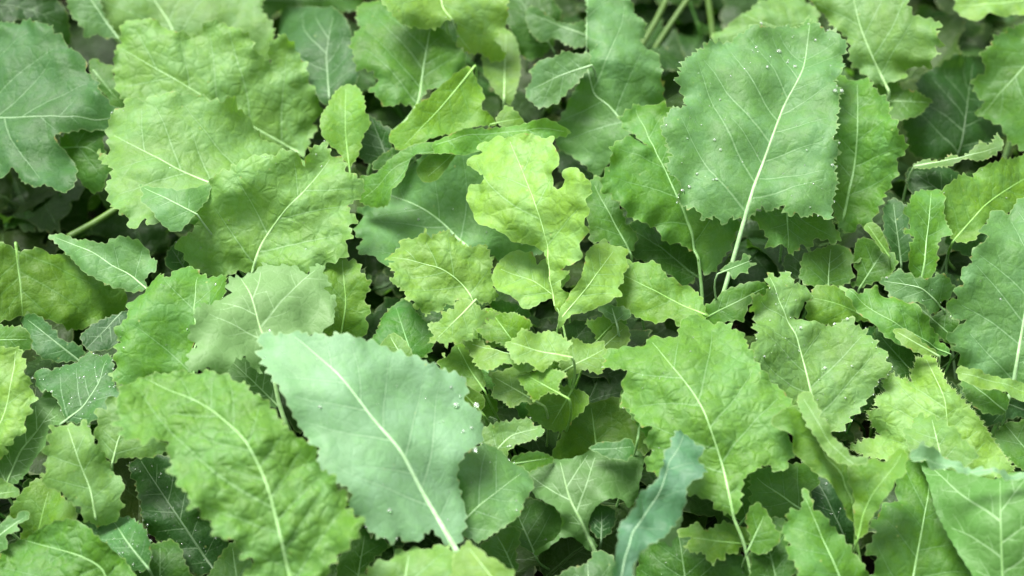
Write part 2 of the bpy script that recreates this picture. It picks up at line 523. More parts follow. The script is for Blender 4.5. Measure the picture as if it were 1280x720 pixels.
# ------------------------------------------------------------------ the plants and their leaves
# each plant: label
PLANTS = {
 'A': 'dark plant at the left edge whose broad serrated leaf has a pale horizontal midrib',
 'B': 'plant with a large bright yellow-green notched leaf above a paler rounded one, upper left',
 'C': 'pale green plant at the top edge above the bright notched leaf',
 'D': 'dark bluish smooth-leaved plant in shade behind the small upright oblong leaf',
 'E': 'plant with a mid green leaf and thick upright midrib, under the top yellow leaf',
 'F': 'bright yellow-green plant hanging in at the top edge, left of the tall blue-green leaf',
 'G': 'tall blue-green plant at top centre with a creased leaf and a side lobe',
 'H': 'plant with the big upright dewy leaf on a long pale stalk, upper right',
 'I': 'pale green plant at the top edge right behind the big upright dewy leaf',
 'J': 'plant in deep shade near the top right corner with a very dark broad leaf',
 'K': 'plant at the right edge with a bright yellow tip above a serrated leaf',
 'L': 'small yellow-green and bluish leaved plant beside the jagged leaf on the right edge',
 'M': 'glaucous plant on the right edge with a jagged leaf and straight white midrib',
 'N': 'bright yellow-green bristly-edged plant low on the right beside the pale folded rim',
 'O': 'plant in the lower right corner whose tall leaf has a pale folded rim',
 'P': 'plant with a funnel-shaped rolled leaf on a thick stalk at the lower right',
 'Q': 'plant with droplet-speckled wide leaf and a long wavy folded leaf, right of centre',
 'R': 'plant with a large crinkled mid green leaf and yellowish midrib, lower right',
 'S': 'light green plant with fan-like leaves around a thin pale stalk, right of centre',
 'T': 'bright yellow-green lobed seedling standing up in the very middle',
 'U': 'small lime green plant with a ragged leaf just left of the central lobed seedling',
 'V': 'glaucous plant with a rolled leaf margin and pale midrib behind the central seedling',
 'W': 'plant with a big mottled wrinkled leaf and a pointed pale leaf, left of centre',
 'X': 'plant showing a pale underside with raised veins on a stout stalk, left of centre',
 'Y': 'plant at the left edge with a shaded yellow-green leaf with radiating veins',
 'Z': 'plant with a bluish leaf sprinkled with fine dew at the lower left edge',
 'AA': 'plant with the big arched crinkled leaf bending forward at the lower left',
 'AB': 'pale blue-green plant with the broad smooth leaf and thick white midrib at bottom centre',
 'AC': 'plant of small light green leaves low at the left beside the big arched leaf',
 'AD': 'plant in the bottom left corner with a crinkled leaf beside a dewy bluish one',
 'AE': 'plant with a grey-green leaf underside pierced by a round gap, lower centre',
 'AF': 'plant with the narrow upright blue-green leaf seen edge-on at bottom centre',
 'AG': 'light green plant cut off by the bottom edge below the broad smooth leaf',
 'AH': 'low plant of yellow-green curled leaves at the foot of the central seedling',
}
LV = []
def LF(plant, z, code, f, outline, mid, **o):
    pts = [tuple(float(v) for v in p.split(',')) for p in outline.split()]
    md = [tuple(float(v) for v in p.split(',')) for p in mid.split()]
    gw = o.get('grow', 1.0)
    if gw != 1.0:
        c = np.mean(pts, 0)
        pts = [tuple(c + (np.array(q) - c) * gw) for q in pts]; md = [tuple(c + (np.array(q) - c) * gw) for q in md]
    LV.append(dict(plant=plant, z=z, tone=code, f=f, out=pts, mid=md, o=o))
# ---- depth 0: deepest
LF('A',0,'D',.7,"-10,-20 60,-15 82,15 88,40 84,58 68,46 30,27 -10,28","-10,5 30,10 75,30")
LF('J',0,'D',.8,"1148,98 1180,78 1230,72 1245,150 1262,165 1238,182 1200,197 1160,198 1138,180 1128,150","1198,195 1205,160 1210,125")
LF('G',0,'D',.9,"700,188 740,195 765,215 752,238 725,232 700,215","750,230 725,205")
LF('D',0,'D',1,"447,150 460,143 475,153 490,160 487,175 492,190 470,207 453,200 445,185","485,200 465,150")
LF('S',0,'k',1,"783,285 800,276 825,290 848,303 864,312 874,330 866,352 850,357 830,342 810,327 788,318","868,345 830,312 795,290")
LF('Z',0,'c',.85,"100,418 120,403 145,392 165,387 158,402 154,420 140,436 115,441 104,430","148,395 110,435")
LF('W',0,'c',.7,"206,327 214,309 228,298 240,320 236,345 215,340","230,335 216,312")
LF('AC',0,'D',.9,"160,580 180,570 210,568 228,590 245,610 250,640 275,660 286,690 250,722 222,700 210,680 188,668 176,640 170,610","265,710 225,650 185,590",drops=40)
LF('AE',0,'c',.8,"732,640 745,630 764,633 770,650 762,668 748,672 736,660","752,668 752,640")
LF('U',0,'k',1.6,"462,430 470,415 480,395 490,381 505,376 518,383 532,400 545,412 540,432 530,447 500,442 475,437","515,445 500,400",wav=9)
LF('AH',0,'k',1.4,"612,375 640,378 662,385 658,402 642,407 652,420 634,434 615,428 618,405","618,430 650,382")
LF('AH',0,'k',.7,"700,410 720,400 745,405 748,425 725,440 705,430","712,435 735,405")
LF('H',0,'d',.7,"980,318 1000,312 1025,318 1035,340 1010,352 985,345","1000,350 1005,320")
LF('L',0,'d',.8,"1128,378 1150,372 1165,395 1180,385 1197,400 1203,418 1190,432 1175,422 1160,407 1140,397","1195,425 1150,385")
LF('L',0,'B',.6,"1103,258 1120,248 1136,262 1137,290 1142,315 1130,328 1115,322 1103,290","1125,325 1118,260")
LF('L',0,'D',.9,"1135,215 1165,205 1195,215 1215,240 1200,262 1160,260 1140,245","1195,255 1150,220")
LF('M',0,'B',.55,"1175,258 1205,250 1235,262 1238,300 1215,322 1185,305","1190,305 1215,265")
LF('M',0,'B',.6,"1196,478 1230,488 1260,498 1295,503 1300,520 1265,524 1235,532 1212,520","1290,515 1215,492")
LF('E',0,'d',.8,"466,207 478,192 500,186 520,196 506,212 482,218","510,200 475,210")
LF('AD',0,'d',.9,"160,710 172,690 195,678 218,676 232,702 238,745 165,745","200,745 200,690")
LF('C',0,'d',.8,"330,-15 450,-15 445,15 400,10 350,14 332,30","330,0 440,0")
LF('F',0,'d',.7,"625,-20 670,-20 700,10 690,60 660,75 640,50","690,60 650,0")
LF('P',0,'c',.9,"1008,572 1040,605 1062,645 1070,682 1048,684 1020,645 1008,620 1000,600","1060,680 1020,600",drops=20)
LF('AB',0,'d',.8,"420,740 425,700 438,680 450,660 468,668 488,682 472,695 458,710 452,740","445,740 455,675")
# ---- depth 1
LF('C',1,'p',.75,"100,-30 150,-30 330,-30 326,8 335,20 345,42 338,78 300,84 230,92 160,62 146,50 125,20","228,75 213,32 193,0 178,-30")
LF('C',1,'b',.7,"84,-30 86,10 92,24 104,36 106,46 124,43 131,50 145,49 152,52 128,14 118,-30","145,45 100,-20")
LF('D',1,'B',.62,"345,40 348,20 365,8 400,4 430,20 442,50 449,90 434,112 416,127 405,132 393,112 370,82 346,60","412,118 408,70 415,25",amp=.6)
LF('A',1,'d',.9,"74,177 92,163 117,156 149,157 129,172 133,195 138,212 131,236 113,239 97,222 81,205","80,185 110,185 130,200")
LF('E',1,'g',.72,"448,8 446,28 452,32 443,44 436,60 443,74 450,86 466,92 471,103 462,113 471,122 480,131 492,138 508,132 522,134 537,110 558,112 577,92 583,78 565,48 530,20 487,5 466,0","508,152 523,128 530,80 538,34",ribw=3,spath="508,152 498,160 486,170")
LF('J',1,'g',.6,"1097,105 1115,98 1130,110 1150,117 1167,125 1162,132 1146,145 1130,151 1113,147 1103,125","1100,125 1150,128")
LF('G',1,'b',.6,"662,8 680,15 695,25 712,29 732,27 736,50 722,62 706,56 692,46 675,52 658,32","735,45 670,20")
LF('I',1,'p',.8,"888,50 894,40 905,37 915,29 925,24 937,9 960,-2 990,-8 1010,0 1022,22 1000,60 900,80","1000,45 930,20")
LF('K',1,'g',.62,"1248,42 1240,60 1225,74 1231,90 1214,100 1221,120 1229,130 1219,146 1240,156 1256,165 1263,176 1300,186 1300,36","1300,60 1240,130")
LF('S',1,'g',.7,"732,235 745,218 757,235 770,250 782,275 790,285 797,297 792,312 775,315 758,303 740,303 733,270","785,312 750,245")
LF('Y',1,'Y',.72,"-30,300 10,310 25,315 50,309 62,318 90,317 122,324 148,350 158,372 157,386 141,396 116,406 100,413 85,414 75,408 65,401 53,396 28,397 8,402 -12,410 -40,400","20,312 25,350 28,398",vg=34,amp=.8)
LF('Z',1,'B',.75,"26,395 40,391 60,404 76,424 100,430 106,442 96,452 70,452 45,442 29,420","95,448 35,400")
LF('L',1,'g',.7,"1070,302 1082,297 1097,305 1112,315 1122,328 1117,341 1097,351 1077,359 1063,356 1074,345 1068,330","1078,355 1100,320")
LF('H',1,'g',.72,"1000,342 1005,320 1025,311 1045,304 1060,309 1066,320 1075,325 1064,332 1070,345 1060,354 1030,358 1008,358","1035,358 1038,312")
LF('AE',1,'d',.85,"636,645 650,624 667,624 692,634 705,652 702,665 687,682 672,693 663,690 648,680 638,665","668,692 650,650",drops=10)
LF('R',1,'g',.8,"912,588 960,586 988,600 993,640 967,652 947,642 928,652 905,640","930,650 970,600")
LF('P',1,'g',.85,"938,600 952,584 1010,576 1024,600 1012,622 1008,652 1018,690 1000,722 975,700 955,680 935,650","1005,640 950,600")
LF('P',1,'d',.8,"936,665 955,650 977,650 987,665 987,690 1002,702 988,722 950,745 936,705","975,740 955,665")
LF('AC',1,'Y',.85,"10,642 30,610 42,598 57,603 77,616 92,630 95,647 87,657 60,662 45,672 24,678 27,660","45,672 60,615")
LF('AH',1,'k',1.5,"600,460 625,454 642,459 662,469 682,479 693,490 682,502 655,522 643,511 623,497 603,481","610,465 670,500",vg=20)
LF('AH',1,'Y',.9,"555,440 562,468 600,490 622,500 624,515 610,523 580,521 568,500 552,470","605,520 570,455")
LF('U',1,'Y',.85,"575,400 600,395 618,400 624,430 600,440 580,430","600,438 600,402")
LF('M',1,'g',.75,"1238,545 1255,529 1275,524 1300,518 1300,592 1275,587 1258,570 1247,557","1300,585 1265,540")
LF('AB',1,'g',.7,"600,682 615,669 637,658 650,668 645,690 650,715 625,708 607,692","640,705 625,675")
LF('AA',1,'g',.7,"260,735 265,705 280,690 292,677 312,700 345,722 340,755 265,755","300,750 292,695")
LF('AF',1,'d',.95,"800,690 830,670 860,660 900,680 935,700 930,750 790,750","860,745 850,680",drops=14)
# ---- depth 2
LF('A',2,'B',.72,"-60,20 0,25 7,23 22,27 30,25 45,28 62,27 66,42 76,44 80,53 92,62 106,76 111,92 122,104 127,117 140,130 154,142 154,153 130,158 110,160 90,164 74,177 82,190 88,200 98,212 97,227 88,236 80,244 67,237 46,233 28,228 18,212 0,219 -60,225","-70,152 -20,149 34,146 80,147 140,147",amp=1.2)
LF('G',2,'b',.82,"690,170 705,138 722,105 733,80 733,20 735,-20 790,-20 788,5 795,10 798,20 806,26 808,40 800,50 810,62 822,65 826,75 824,95 829,108 829,130 812,140 800,152 790,167 770,192 750,217 725,207 705,187","786,160 760,132 743,118 735,88 733,45 735,-10",fold=-.34,ribw=1.2,arch=.04)
LF('G',2,'b',.68,"735,66 725,66 705,65 690,72 672,79 662,92 666,100 657,111 661,125 674,134 690,130 705,121 722,105 737,88","734,84 700,95 665,112",ribw=1)
LF('E',2,'Y',1.1,"487,165 490,180 498,189 522,182 551,171 593,160 619,157 616,146 600,139 603,124 598,107 590,95 583,85 558,103 522,131 505,152","588,90 555,130 515,172",wav=16,amp=.8)
LF('F',2,'y',.72,"604,90 602,66 625,35 639,44 650,62 650,84 649,103 637,133 619,115 610,100","630,120 632,55",amp=.8)
LF('F',2,'Y',.85,"618,152 632,132 646,140 655,152 650,162 628,160","620,155 650,148")
LF('I',2,'p',.82,"1008,-20 1018,5 1030,20 1045,35 1057,50 1064,65 1067,80 1078,92 1092,101 1108,105 1116,102 1130,97 1133,88 1145,85 1162,85 1165,74 1177,70 1170,60 1183,57 1174,50 1178,42 1172,36 1178,29 1160,22 1145,19 1135,5 1148,-20","1108,108 1090,70 1075,32 1064,-15",fold=.1)
LF('L',2,'p',.62,"1140,206 1160,196 1175,200 1190,190 1205,196 1223,178 1236,182 1244,168 1254,186 1243,197 1220,201 1200,200 1185,207 1160,212","1150,205 1240,188",wav=9)
LF('K',2,'Y',.95,"1178,237 1195,225 1205,217 1215,222 1222,213 1240,206 1262,198 1300,193 1300,252 1262,264 1242,264 1226,290 1215,302 1195,302 1185,282 1176,255","1196,297 1230,258 1262,235 1296,215",vg=22,drops=8,dcol=1)
LF('L',2,'g',.85,"1128,263 1140,245 1155,237 1175,237 1181,260 1187,290 1176,300 1172,330 1161,349 1150,353 1139,335 1134,312 1141,297 1127,290 1138,280","1153,345 1160,290 1163,246",vg=22)
LF('L',2,'Y',.8,"1079,285 1088,278 1100,285 1112,312 1106,318 1092,300","1108,315 1085,283",amp=.5)
LF('S',2,'Y',.95,"773,337 785,322 800,329 815,325 826,335 836,345 850,354 868,361 880,375 880,402 850,406 835,400 820,406 800,398 780,391 770,380","876,393 830,370 782,346",wav=18)
LF('S',2,'g',.78,"877,386 890,377 910,362 935,354 957,354 962,365 942,372 937,385 930,400 905,403 880,406","880,398 920,378 955,360")
LF('L',2,'b',.72,"1100,350 1115,344 1121,337 1135,340 1150,347 1162,350 1170,342 1182,345 1193,357 1191,370 1180,378 1174,393 1160,392 1150,379 1130,376 1113,372 1104,360","1180,385 1150,360 1110,352",drops=6)
LF('Z',2,'g',.68,"-20,412 0,405 20,408 38,413 41,430 30,441 10,438 -20,435","-20,425 35,425")
LF('V',2,'b',1.0,"446,262 455,262 470,245 500,220 520,200 560,182 600,175 640,200 700,250 700,300 640,330 610,318 575,322 530,325 505,332 491,337 484,338 476,331 466,321 452,318 445,309 452,297 446,294 445,281 452,270","590,316 556,282 530,262 497,246 470,236",arch=.05,drops=30,amp=1)
LF('AE',2,'Y',.8,"688,572 700,545 712,518 740,503 775,498 802,528 815,545 813,562 790,575 760,570 740,565 720,577 700,580","745,560 740,515",amp=.8)
LF('AE',2,'g',.85,"775,498 800,470 812,440 840,450 835,520 820,560 806,545","800,545 810,470",amp=.8)
LF('AH',2,'Y',.95,"660,500 667,490 690,484 710,482 730,490 737,500 728,516 710,530 703,539 690,538 675,531 661,520","715,488 690,530",wav=10)
LF('Q',2,'k',.95,"1093,415 1120,413 1147,435 1153,457 1141,472 1115,477 1105,450","1140,465 1105,425")
LF('X',2,'U',.95,"283,450 300,445 332,458 344,480 349,505 338,512 315,502 295,490 285,475","345,507 320,480 292,455",under=1)
LF('AC',2,'U',.92,"-15,560 8,556 22,545 36,520 45,498 65,496 80,509 88,528 64,536 61,550 56,560 45,572 35,590 15,607 -15,602","8,604 28,562 68,508",under=1,vg=18)
LF('Z',2,'B',.88,"44,472 56,464 70,466 80,455 100,445 112,440 122,443 135,440 144,455 141,480 152,490 141,510 126,520 115,531 100,529 87,530 80,512 62,490 50,490","86,529 104,508 122,480 133,450",drops=70)
LF('AD',2,'B',.95,"93,655 115,654 132,650 150,647 166,646 176,655 186,668 190,690 183,712 155,712 130,690 110,668","180,705 150,665",drops=50)
LF('N',2,'g',.7,"1205,470 1235,485 1262,497 1250,520 1225,515 1205,495","1250,510 1215,480")
# ---- depth 3
LF('A',3,'g',.7,"113,76 122,74 134,82 144,84 142,95 150,106 146,113 163,128 150,135 138,136 133,118 120,108 112,92","120,92 150,128",drops=4)
LF('F',3,'y',.92,"470,-20 480,8 490,18 500,27 510,32 522,31 532,35 545,34 555,29 568,31 572,45 574,58 588,68 600,66 612,74 632,71 625,60 621,50 632,32 633,10 625,-20","550,-20 555,15 585,60",drops=2,amp=1.4)
LF('B',3,'Y',1.15,"403,140 412,125 424,109 435,103 446,107 453,118 457,128 458,145 462,155 455,170 449,190 438,211 425,192 410,180 401,162","437,211 432,165 432,116",ribw=1,amp=1)
LF('B',4,'p',1.1,"142,85 139,68 150,55 152,40 165,25 190,23 202,30 215,40 232,43 248,40 255,30 268,26 285,28 297,36 303,45 314,50 320,62 330,68 338,80 337,65 338,54 350,45 362,52 370,60 377,72 384,82 384,100 395,120 402,140 394,152 398,165 388,172 385,187 360,198 340,192 310,197 250,152 180,132 160,128 148,118 141,102","372,190 340,172 300,150 240,112 165,68",q=1.1,arch=.05)
LF('B',5,'p',1.02,"137,152 155,135 158,124 175,126 190,118 200,122 215,117 240,121 262,125 275,132 290,130 303,140 310,146 320,162 345,180 370,192 382,217 300,272 240,280 200,283 183,284 181,277 163,284 160,270 150,271 141,262 133,237 137,225 137,212 129,200 127,187 135,190","330,246 300,235 262,228 225,213 165,180",q=.9,drops=5)
LF('B',6,'b',.98,"173,229 190,231 215,236 240,236 264,228 262,245 248,262 237,280 222,290 208,285 197,276 188,262 175,248 178,240","240,265 180,233",amp=.8,ribw=.8)
LF('S',3,'g',1,"878,337 868,313 848,303 828,301 822,286 805,279 785,269 772,257 768,245 755,236 752,222 760,208 762,190 775,177 795,172 808,184 798,168 780,152 778,140 790,132 815,131 840,139 870,200 905,260 928,282 916,302 905,322 895,337 886,342","873,322 866,295 857,270 830,210 797,142",spath="873,322 877,360 879,400",ribw=2,fold=.06)
LF('H',3,'g',.95,"1038,100 1050,94 1062,103 1080,101 1090,104 1095,115 1108,119 1113,132 1112,145 1125,154 1126,168 1132,176 1128,190 1120,200 1124,215 1112,228 1106,245 1100,262 1087,285 1076,280 1060,292 1045,272 1035,240 1030,180","1055,268 1066,220 1072,165 1072,112",q=1.3,amp=1.6)
LF('H',3,'g',.85,"938,270 952,262 970,256 990,262 1010,270 1038,270 1048,290 1047,302 1036,306 1022,299 1013,312 1001,307 990,319 978,310 962,308 953,292","985,262 985,310",amp=2,under=0)
LF('V',4,'g',.9,"450,221 466,216 480,205 494,193 512,184 525,179 540,178 560,181 553,190 530,195 514,199 507,216 500,228 492,240 488,256 466,260 450,252","555,186 500,205 460,245",amp=.8,ribw=.5)
LF('V',3,'Y',.9,"520,212 530,198 550,188 584,181 570,195 560,208 546,224 530,228","575,185 535,220",amp=.3,ribw=.4)
LF('V',4,'g',1.15,"540,176 558,168 575,166 593,161 612,160 629,157 648,155 668,156 697,158 713,166 700,172 687,177 665,176 640,179 620,180 600,187 582,191 565,193 548,190","545,178 620,165 705,165",amp=.7,ribw=.5)
LF('W',3,'b',1.0,"62,296 72,292 81,293 94,298 106,299 119,302 131,304 140,299 148,297 156,296 165,299 174,302 182,309 184,315 188,320 197,328 196,341 188,344 183,352 185,361 166,365 150,361 135,357 120,348 106,341 94,330 85,320 76,311","180,358 160,342 140,332 115,315 70,297",ribw=.9,amp=1,q=.7)
LF('W',3,'g',1.0,"138,430 149,424 145,415 152,400 160,391 158,384 164,378 168,371 178,366 185,360 194,350 203,345 213,350 221,340 236,335 262,343 285,345 285,370 255,388 242,420 240,440 237,472 205,474 180,476 165,488 146,481 139,465 148,456 140,450 144,440","238,470 246,420 243,385 245,345",amp=1.8,drops=10,q=1)
LF('X',3,'Y',1.0,"400,330 415,320 428,317 436,325 445,326 452,340 462,350 462,363 455,375 463,384 458,398 461,412 452,424 440,418 415,428 395,405","425,425 432,380 428,330")
LF('W',5,'p',1.08,"222,302 240,291 246,279 243,265 252,252 262,240 262,225 274,216 285,212 292,202 310,198 330,191 343,194 352,189 368,193 378,200 382,207 386,191 395,181 405,178 413,186 417,193 428,197 434,203 436,213 447,221 453,233 447,250 438,256 440,265 448,275 438,284 440,295 436,305 438,316 422,325 400,332 380,346 340,341 300,336 288,346 262,343 240,341 228,318","317,334 326,308 340,285 358,262 380,240 412,200",q=1.25,cup=0,drops=14,mott=1,up=0.04)
LF('X',6,'u',1.0,"245,388 250,378 262,379 270,374 275,368 284,365 286,352 296,342 312,338 325,336 330,327 341,336 355,331 371,331 384,341 394,330 403,332 406,342 414,352 410,360 420,375 417,400 402,415 360,425 340,432 331,446 325,462 312,457 305,449 290,453 286,465 270,469 256,462 235,467 233,456 238,447 236,440 246,430 238,425 235,417 244,405 239,395","342,470 336,448 328,420 318,385 302,345",under=1,ribw=2.4,q=.55,spath="342,470 348,500 357,530",up=0.05)
LF('U',5,'y',.98,"482,320 498,309 500,302 508,299 518,300 530,293 538,298 548,292 558,290 568,295 576,302 590,308 598,306 607,307 612,318 616,326 614,341 620,345 617,359 621,373 612,381 593,383 583,377 572,375 566,381 558,380 551,388 541,387 533,392 526,386 518,386 516,379 508,377 505,366 495,358 487,352 493,345 486,334 491,327","592,382 578,355 548,335 490,320",ribw=.8,q=1.2,arch=.05,wav=8)
LF('U',5,'y',.98,"572,375 580,373 592,378 604,387 615,388 623,391 617,398 607,401 602,410 593,412 590,426 580,425 572,431 564,428 558,433 550,428 537,429 541,419 537,412 536,404 545,402 552,398 553,391 566,385","590,380 575,395 545,424",wav=8)
LF('T',6,'y',1.12,"615,344 622,330 635,318 645,313 655,316 665,318 674,328 680,323 687,330 692,345 702,343 712,345 706,354 700,362 715,370 716,376 705,376 690,373 680,377 665,384 655,383 645,373 625,366 617,357","703,376 665,352 625,338",ribw=.7,amp=.8,crenate=1,q=.9)
LF('T',7,'y',1.12,"600,177 596,185 602,190 590,198 587,206 597,214 607,222 604,230 590,232 585,240 586,255 592,270 600,280 612,284 622,288 632,292 640,301 660,305 670,309 679,316 686,330 689,342 690,358 695,376 699,388 706,389 717,372 705,362 702,352 711,344 714,340 703,338 712,332 720,328 727,318 725,305 732,296 738,290 733,278 739,264 733,250 737,240 733,225 722,211 712,210 705,216 705,228 698,237 691,228 692,216 701,206 698,190 691,180 690,170 680,172 665,168 650,168 635,173 620,170 612,176","696,382 689,345 683,305 672,262 655,220 640,182",ribw=.7,sw=3.4,amp=.7,crenate=1,q=1.1,spath="696,382 705,412 710,447 713,500",up=0.03)
LF('T',7,'y',1.06,"699,410 697,398 702,385 712,370 722,352 727,338 732,318 740,308 748,303 756,299 763,305 775,309 784,313 782,324 785,334 780,342 779,352 772,360 774,372 766,374 760,379 745,385 730,391 718,392 707,400","703,396 728,366 764,318",ribw=.7,amp=.8,crenate=1,q=.9)
LF('AH',3,'Y',1.15,"665,457 680,444 692,440 710,432 722,436 731,437 737,448 727,460 712,470 692,476 680,467","718,440 690,468",wav=10)
LF('AH',4,'y',.85,"581,423 592,424 604,428 618,438 640,444 652,438 670,437 676,428 688,421 702,425 692,433 690,447 678,452 666,463 648,464 630,456 615,463 600,462 590,448","700,428 660,448 595,432",wav=9,amp=1.3)
LF('AH',3,'Y',1.05,"545,452 560,445 570,430 580,431 590,445 602,463 606,482 598,492 578,478 558,466","602,485 575,440",amp=.6)
LF('AH',3,'y',.82,"728,455 742,440 752,425 766,410 774,404 786,411 788,425 776,441 762,453 745,459","730,456 778,412",amp=1)
LF('AH',3,'Y',.75,"540,455 560,468 578,480 600,493 604,510 585,522 560,500 545,480","600,515 555,465",amp=.6)
LF('S',3,'b',.8,"748,386 758,380 770,383 780,384 788,390 786,399 775,400 768,404 757,396","770,402 765,385")
LF('H',5,'b',.95,"900,338 908,332 912,328 925,325 930,318 938,320 937,326 945,330 936,335 934,342 925,342 918,348 910,340","903,340 940,325",amp=.7,ribw=.7,up=0.05)
LF('H',6,'b',.95,"871,58 878,58 885,54 896,53 905,50 915,48 922,41 930,42 938,37 948,38 958,31 970,33 985,27 998,31 1010,20 1016,27 1025,31 1033,38 1045,38 1050,47 1060,52 1056,66 1052,72 1054,84 1050,95 1043,106 1050,116 1046,128 1048,140 1044,150 1049,160 1043,172 1048,188 1043,198 1047,212 1051,226 1045,240 1041,254 1037,274 1022,268 1008,272 995,268 985,272 976,256 962,263 952,262 944,268 927,278 915,274 905,282 893,270 881,276 871,263 860,255 848,246 853,227 843,220 832,209 835,196 829,184 833,172 828,159 831,150 839,136 850,138 857,135 851,127 853,119 846,103 852,92 850,84 857,76 863,68","930,276 942,235 956,198 979,135 1004,85 1012,30",amp=1.8,wav=11,ribw=2.5,ruf=.6,q=.7,fold=.12,cup=0,drops=60,arch=.04,vg=36,spath="930,276 915,330 902,375 890,420",
   dl="949,27,2.6 973,65,4 995,84,3.4 957,84,2.6 1020,50,2.2 1042,114,3.6 1052,116,3.2 872,218,2.2 852,238,3.4 862,236,2.6 895,225,2.4 1041,207,2.8 985,78,2 948,64,1.8 963,72,1.4 1005,73,1.4",up=0.06)
LF('Q',4,'Y',1.0,"1005,370 1015,363 1025,358 1046,356 1058,365 1066,380 1075,383 1085,390 1090,402 1070,402 1040,407 1012,402 1008,385","1088,398 1045,380 1012,372",wav=12)
LF('Q',4,'g',1.02,"1050,358 1065,364 1075,367 1086,360 1098,358 1103,366 1110,370 1120,372 1130,378 1145,383 1148,392 1157,396 1161,405 1175,418 1178,425 1186,436 1184,444 1165,442 1150,440 1130,434 1110,422 1090,402 1075,387 1058,372","1182,440 1130,412 1060,364",ribw=.7,amp=1,arch=.06)
LF('Q',5,'y',.75,"1117,414 1130,411 1140,416 1147,421 1156,430 1168,437 1170,444 1152,443 1140,438 1126,430","1168,442 1122,416",amp=1)
LF('Q',5,'p',1.0,"961,342 968,347 979,342 985,350 990,356 1002,358 1012,367 1012,375 1006,382 1003,392 996,394 1012,402 1025,404 1038,406 1050,402 1064,399 1070,408 1084,411 1088,420 1097,425 1098,434 1110,440 1106,452 1111,465 1100,475 1085,500 1065,522 1045,542 1020,537 990,522 960,492 940,460 935,440 945,420 941,408 949,397 945,388 938,385 938,372 950,372 957,360 957,350","1022,538 1014,500 1007,457 996,425 980,390 964,352",drops=70,q=1.1,
   dl="1042,405,2.6 1062,400,2.8 1030,460,3 1000,408,3 1065,460,2")
LF('R',5,'q',1.02,"752,460 762,440 778,436 790,430 805,429 815,421 830,423 845,419 850,403 870,394 882,398 895,404 903,400 912,402 918,411 930,418 936,435 947,455 960,472 975,490 990,505 1002,525 990,540 985,550 1002,562 985,570 978,592 960,583 945,591 930,598 925,645 902,640 885,622 868,622 850,620 838,602 815,592 805,577 814,562 803,556 814,540 799,529 790,516 775,507 780,495 778,480 788,466 765,463","918,650 903,582 881,518 862,485 825,440",q=1.5,amp=1.4,ribw=1.7,drops=14,rk=.4,spath="918,650 930,680 942,730")
LF('R',6,'Y',1.05,"848,662 858,660 870,655 880,663 893,658 905,652 920,656 932,660 940,676 928,682 920,692 910,690 905,700 895,700 892,707 884,700 878,692 866,692 856,685 862,674 850,670","935,680 880,675",amp=1.5,wav=10)
LF('R',4,'g',.85,"930,648 945,630 958,640 968,655 975,672 960,690 942,690 936,670","938,682 955,645")
LF('AE',3,'U',.9,"655,582 670,574 680,570 700,574 720,571 740,563 755,557 770,555 790,560 806,570 800,600 797,620 786,636 776,625 760,625 746,634 737,648 737,665 748,682 738,688 722,673 702,672 685,686 672,694 667,690 695,672 702,655 692,635 670,622 660,602","744,687 728,655 712,622 700,578",under=1,ribw=2.6,vg=34,amp=.5,q=.6)
LF('AE',4,'B',1,"735,561 752,553 770,553 786,549 792,565 782,579 775,576 765,575 750,567","740,562 788,560",amp=.8,ribw=.6)
LF('AB',5,'p',.88,"598,540 618,530 640,525 652,523 662,521 667,530 682,540 675,547 660,552 645,556 636,566 632,576 613,582 602,570","610,575 640,545 672,535",wav=10,drops=8)
LF('AB',3,'g',.8,"636,575 652,566 672,565 690,570 692,578 675,585 655,590","640,580 685,573",amp=.9)
LF('AB',4,'p',.98,"475,434 484,420 492,417 500,420 510,432 517,447 500,455","505,450 488,422",amp=.8)
LF('AB',6,'b',.98,"560,680 545,650 555,600 575,575 588,562 605,555 625,560 640,575 658,584 665,605 661,622 650,642 640,650 628,662 618,668 605,676 593,678 580,673 568,678","563,672 590,640 640,600",ribw=.8,drops=18,amp=1.1,up=.04,tilt=(.05,.15),fold=.05)  # side lobe of the same blade, its shading put into a darker tone
LF('AB',7,'w',1.2,"551,674 541,664 530,668 522,678 508,676 500,672 487,680 480,672 473,674 466,666 457,660 455,648 446,645 436,636 438,620 434,612 424,606 416,607 406,595 400,590 397,576 397,562 388,556 385,548 377,536 366,520 358,505 345,480 335,465 323,442 328,432 322,425 332,415 342,419 350,416 362,418 372,414 384,420 395,417 410,421 420,417 440,422 456,424 475,430 488,438 500,440 512,447 520,446 532,454 545,457 562,464 572,468 580,473 585,486 582,494 585,504 598,516 601,530 603,548 596,558 588,563 578,572 572,590 577,615 582,645 576,676 566,684","567,682 537,631 503,569 466,523 420,465 372,425",ribw=3.6,amp=1.5,vg=44,fold=.06,drops=26,q=.5,arch=.05,ruf=.4,
   dl="572,508,4.2 579,540,2.4 588,535,2.4 597,498,4 563,485,2 574,497,1.8 486,636,3 402,510,2.6 603,572,3.4",up=0.05)
LF('AC',4,'p',.88,"120,511 131,511 133,503 135,497 145,495 155,493 165,520 190,545 218,561 200,568 184,572 165,572 152,572 142,577 135,575 127,566 120,560 122,550 117,543 122,530","142,572 150,545 170,520",amp=1.2,q=.8,ribw=1)
LF('AC',5,'p',.98,"53,562 60,555 58,546 63,540 62,534 75,533 85,530 97,531 108,526 114,540 118,552 126,562 137,577 142,590 152,598 155,612 150,622 155,632 150,640 146,652 135,655 122,658 112,652 105,652 100,636 92,630 85,626 78,617 66,612 55,606 51,595 58,588 55,578 60,573","118,640 112,610 98,575 85,535",ribw=1.2,amp=1.2)
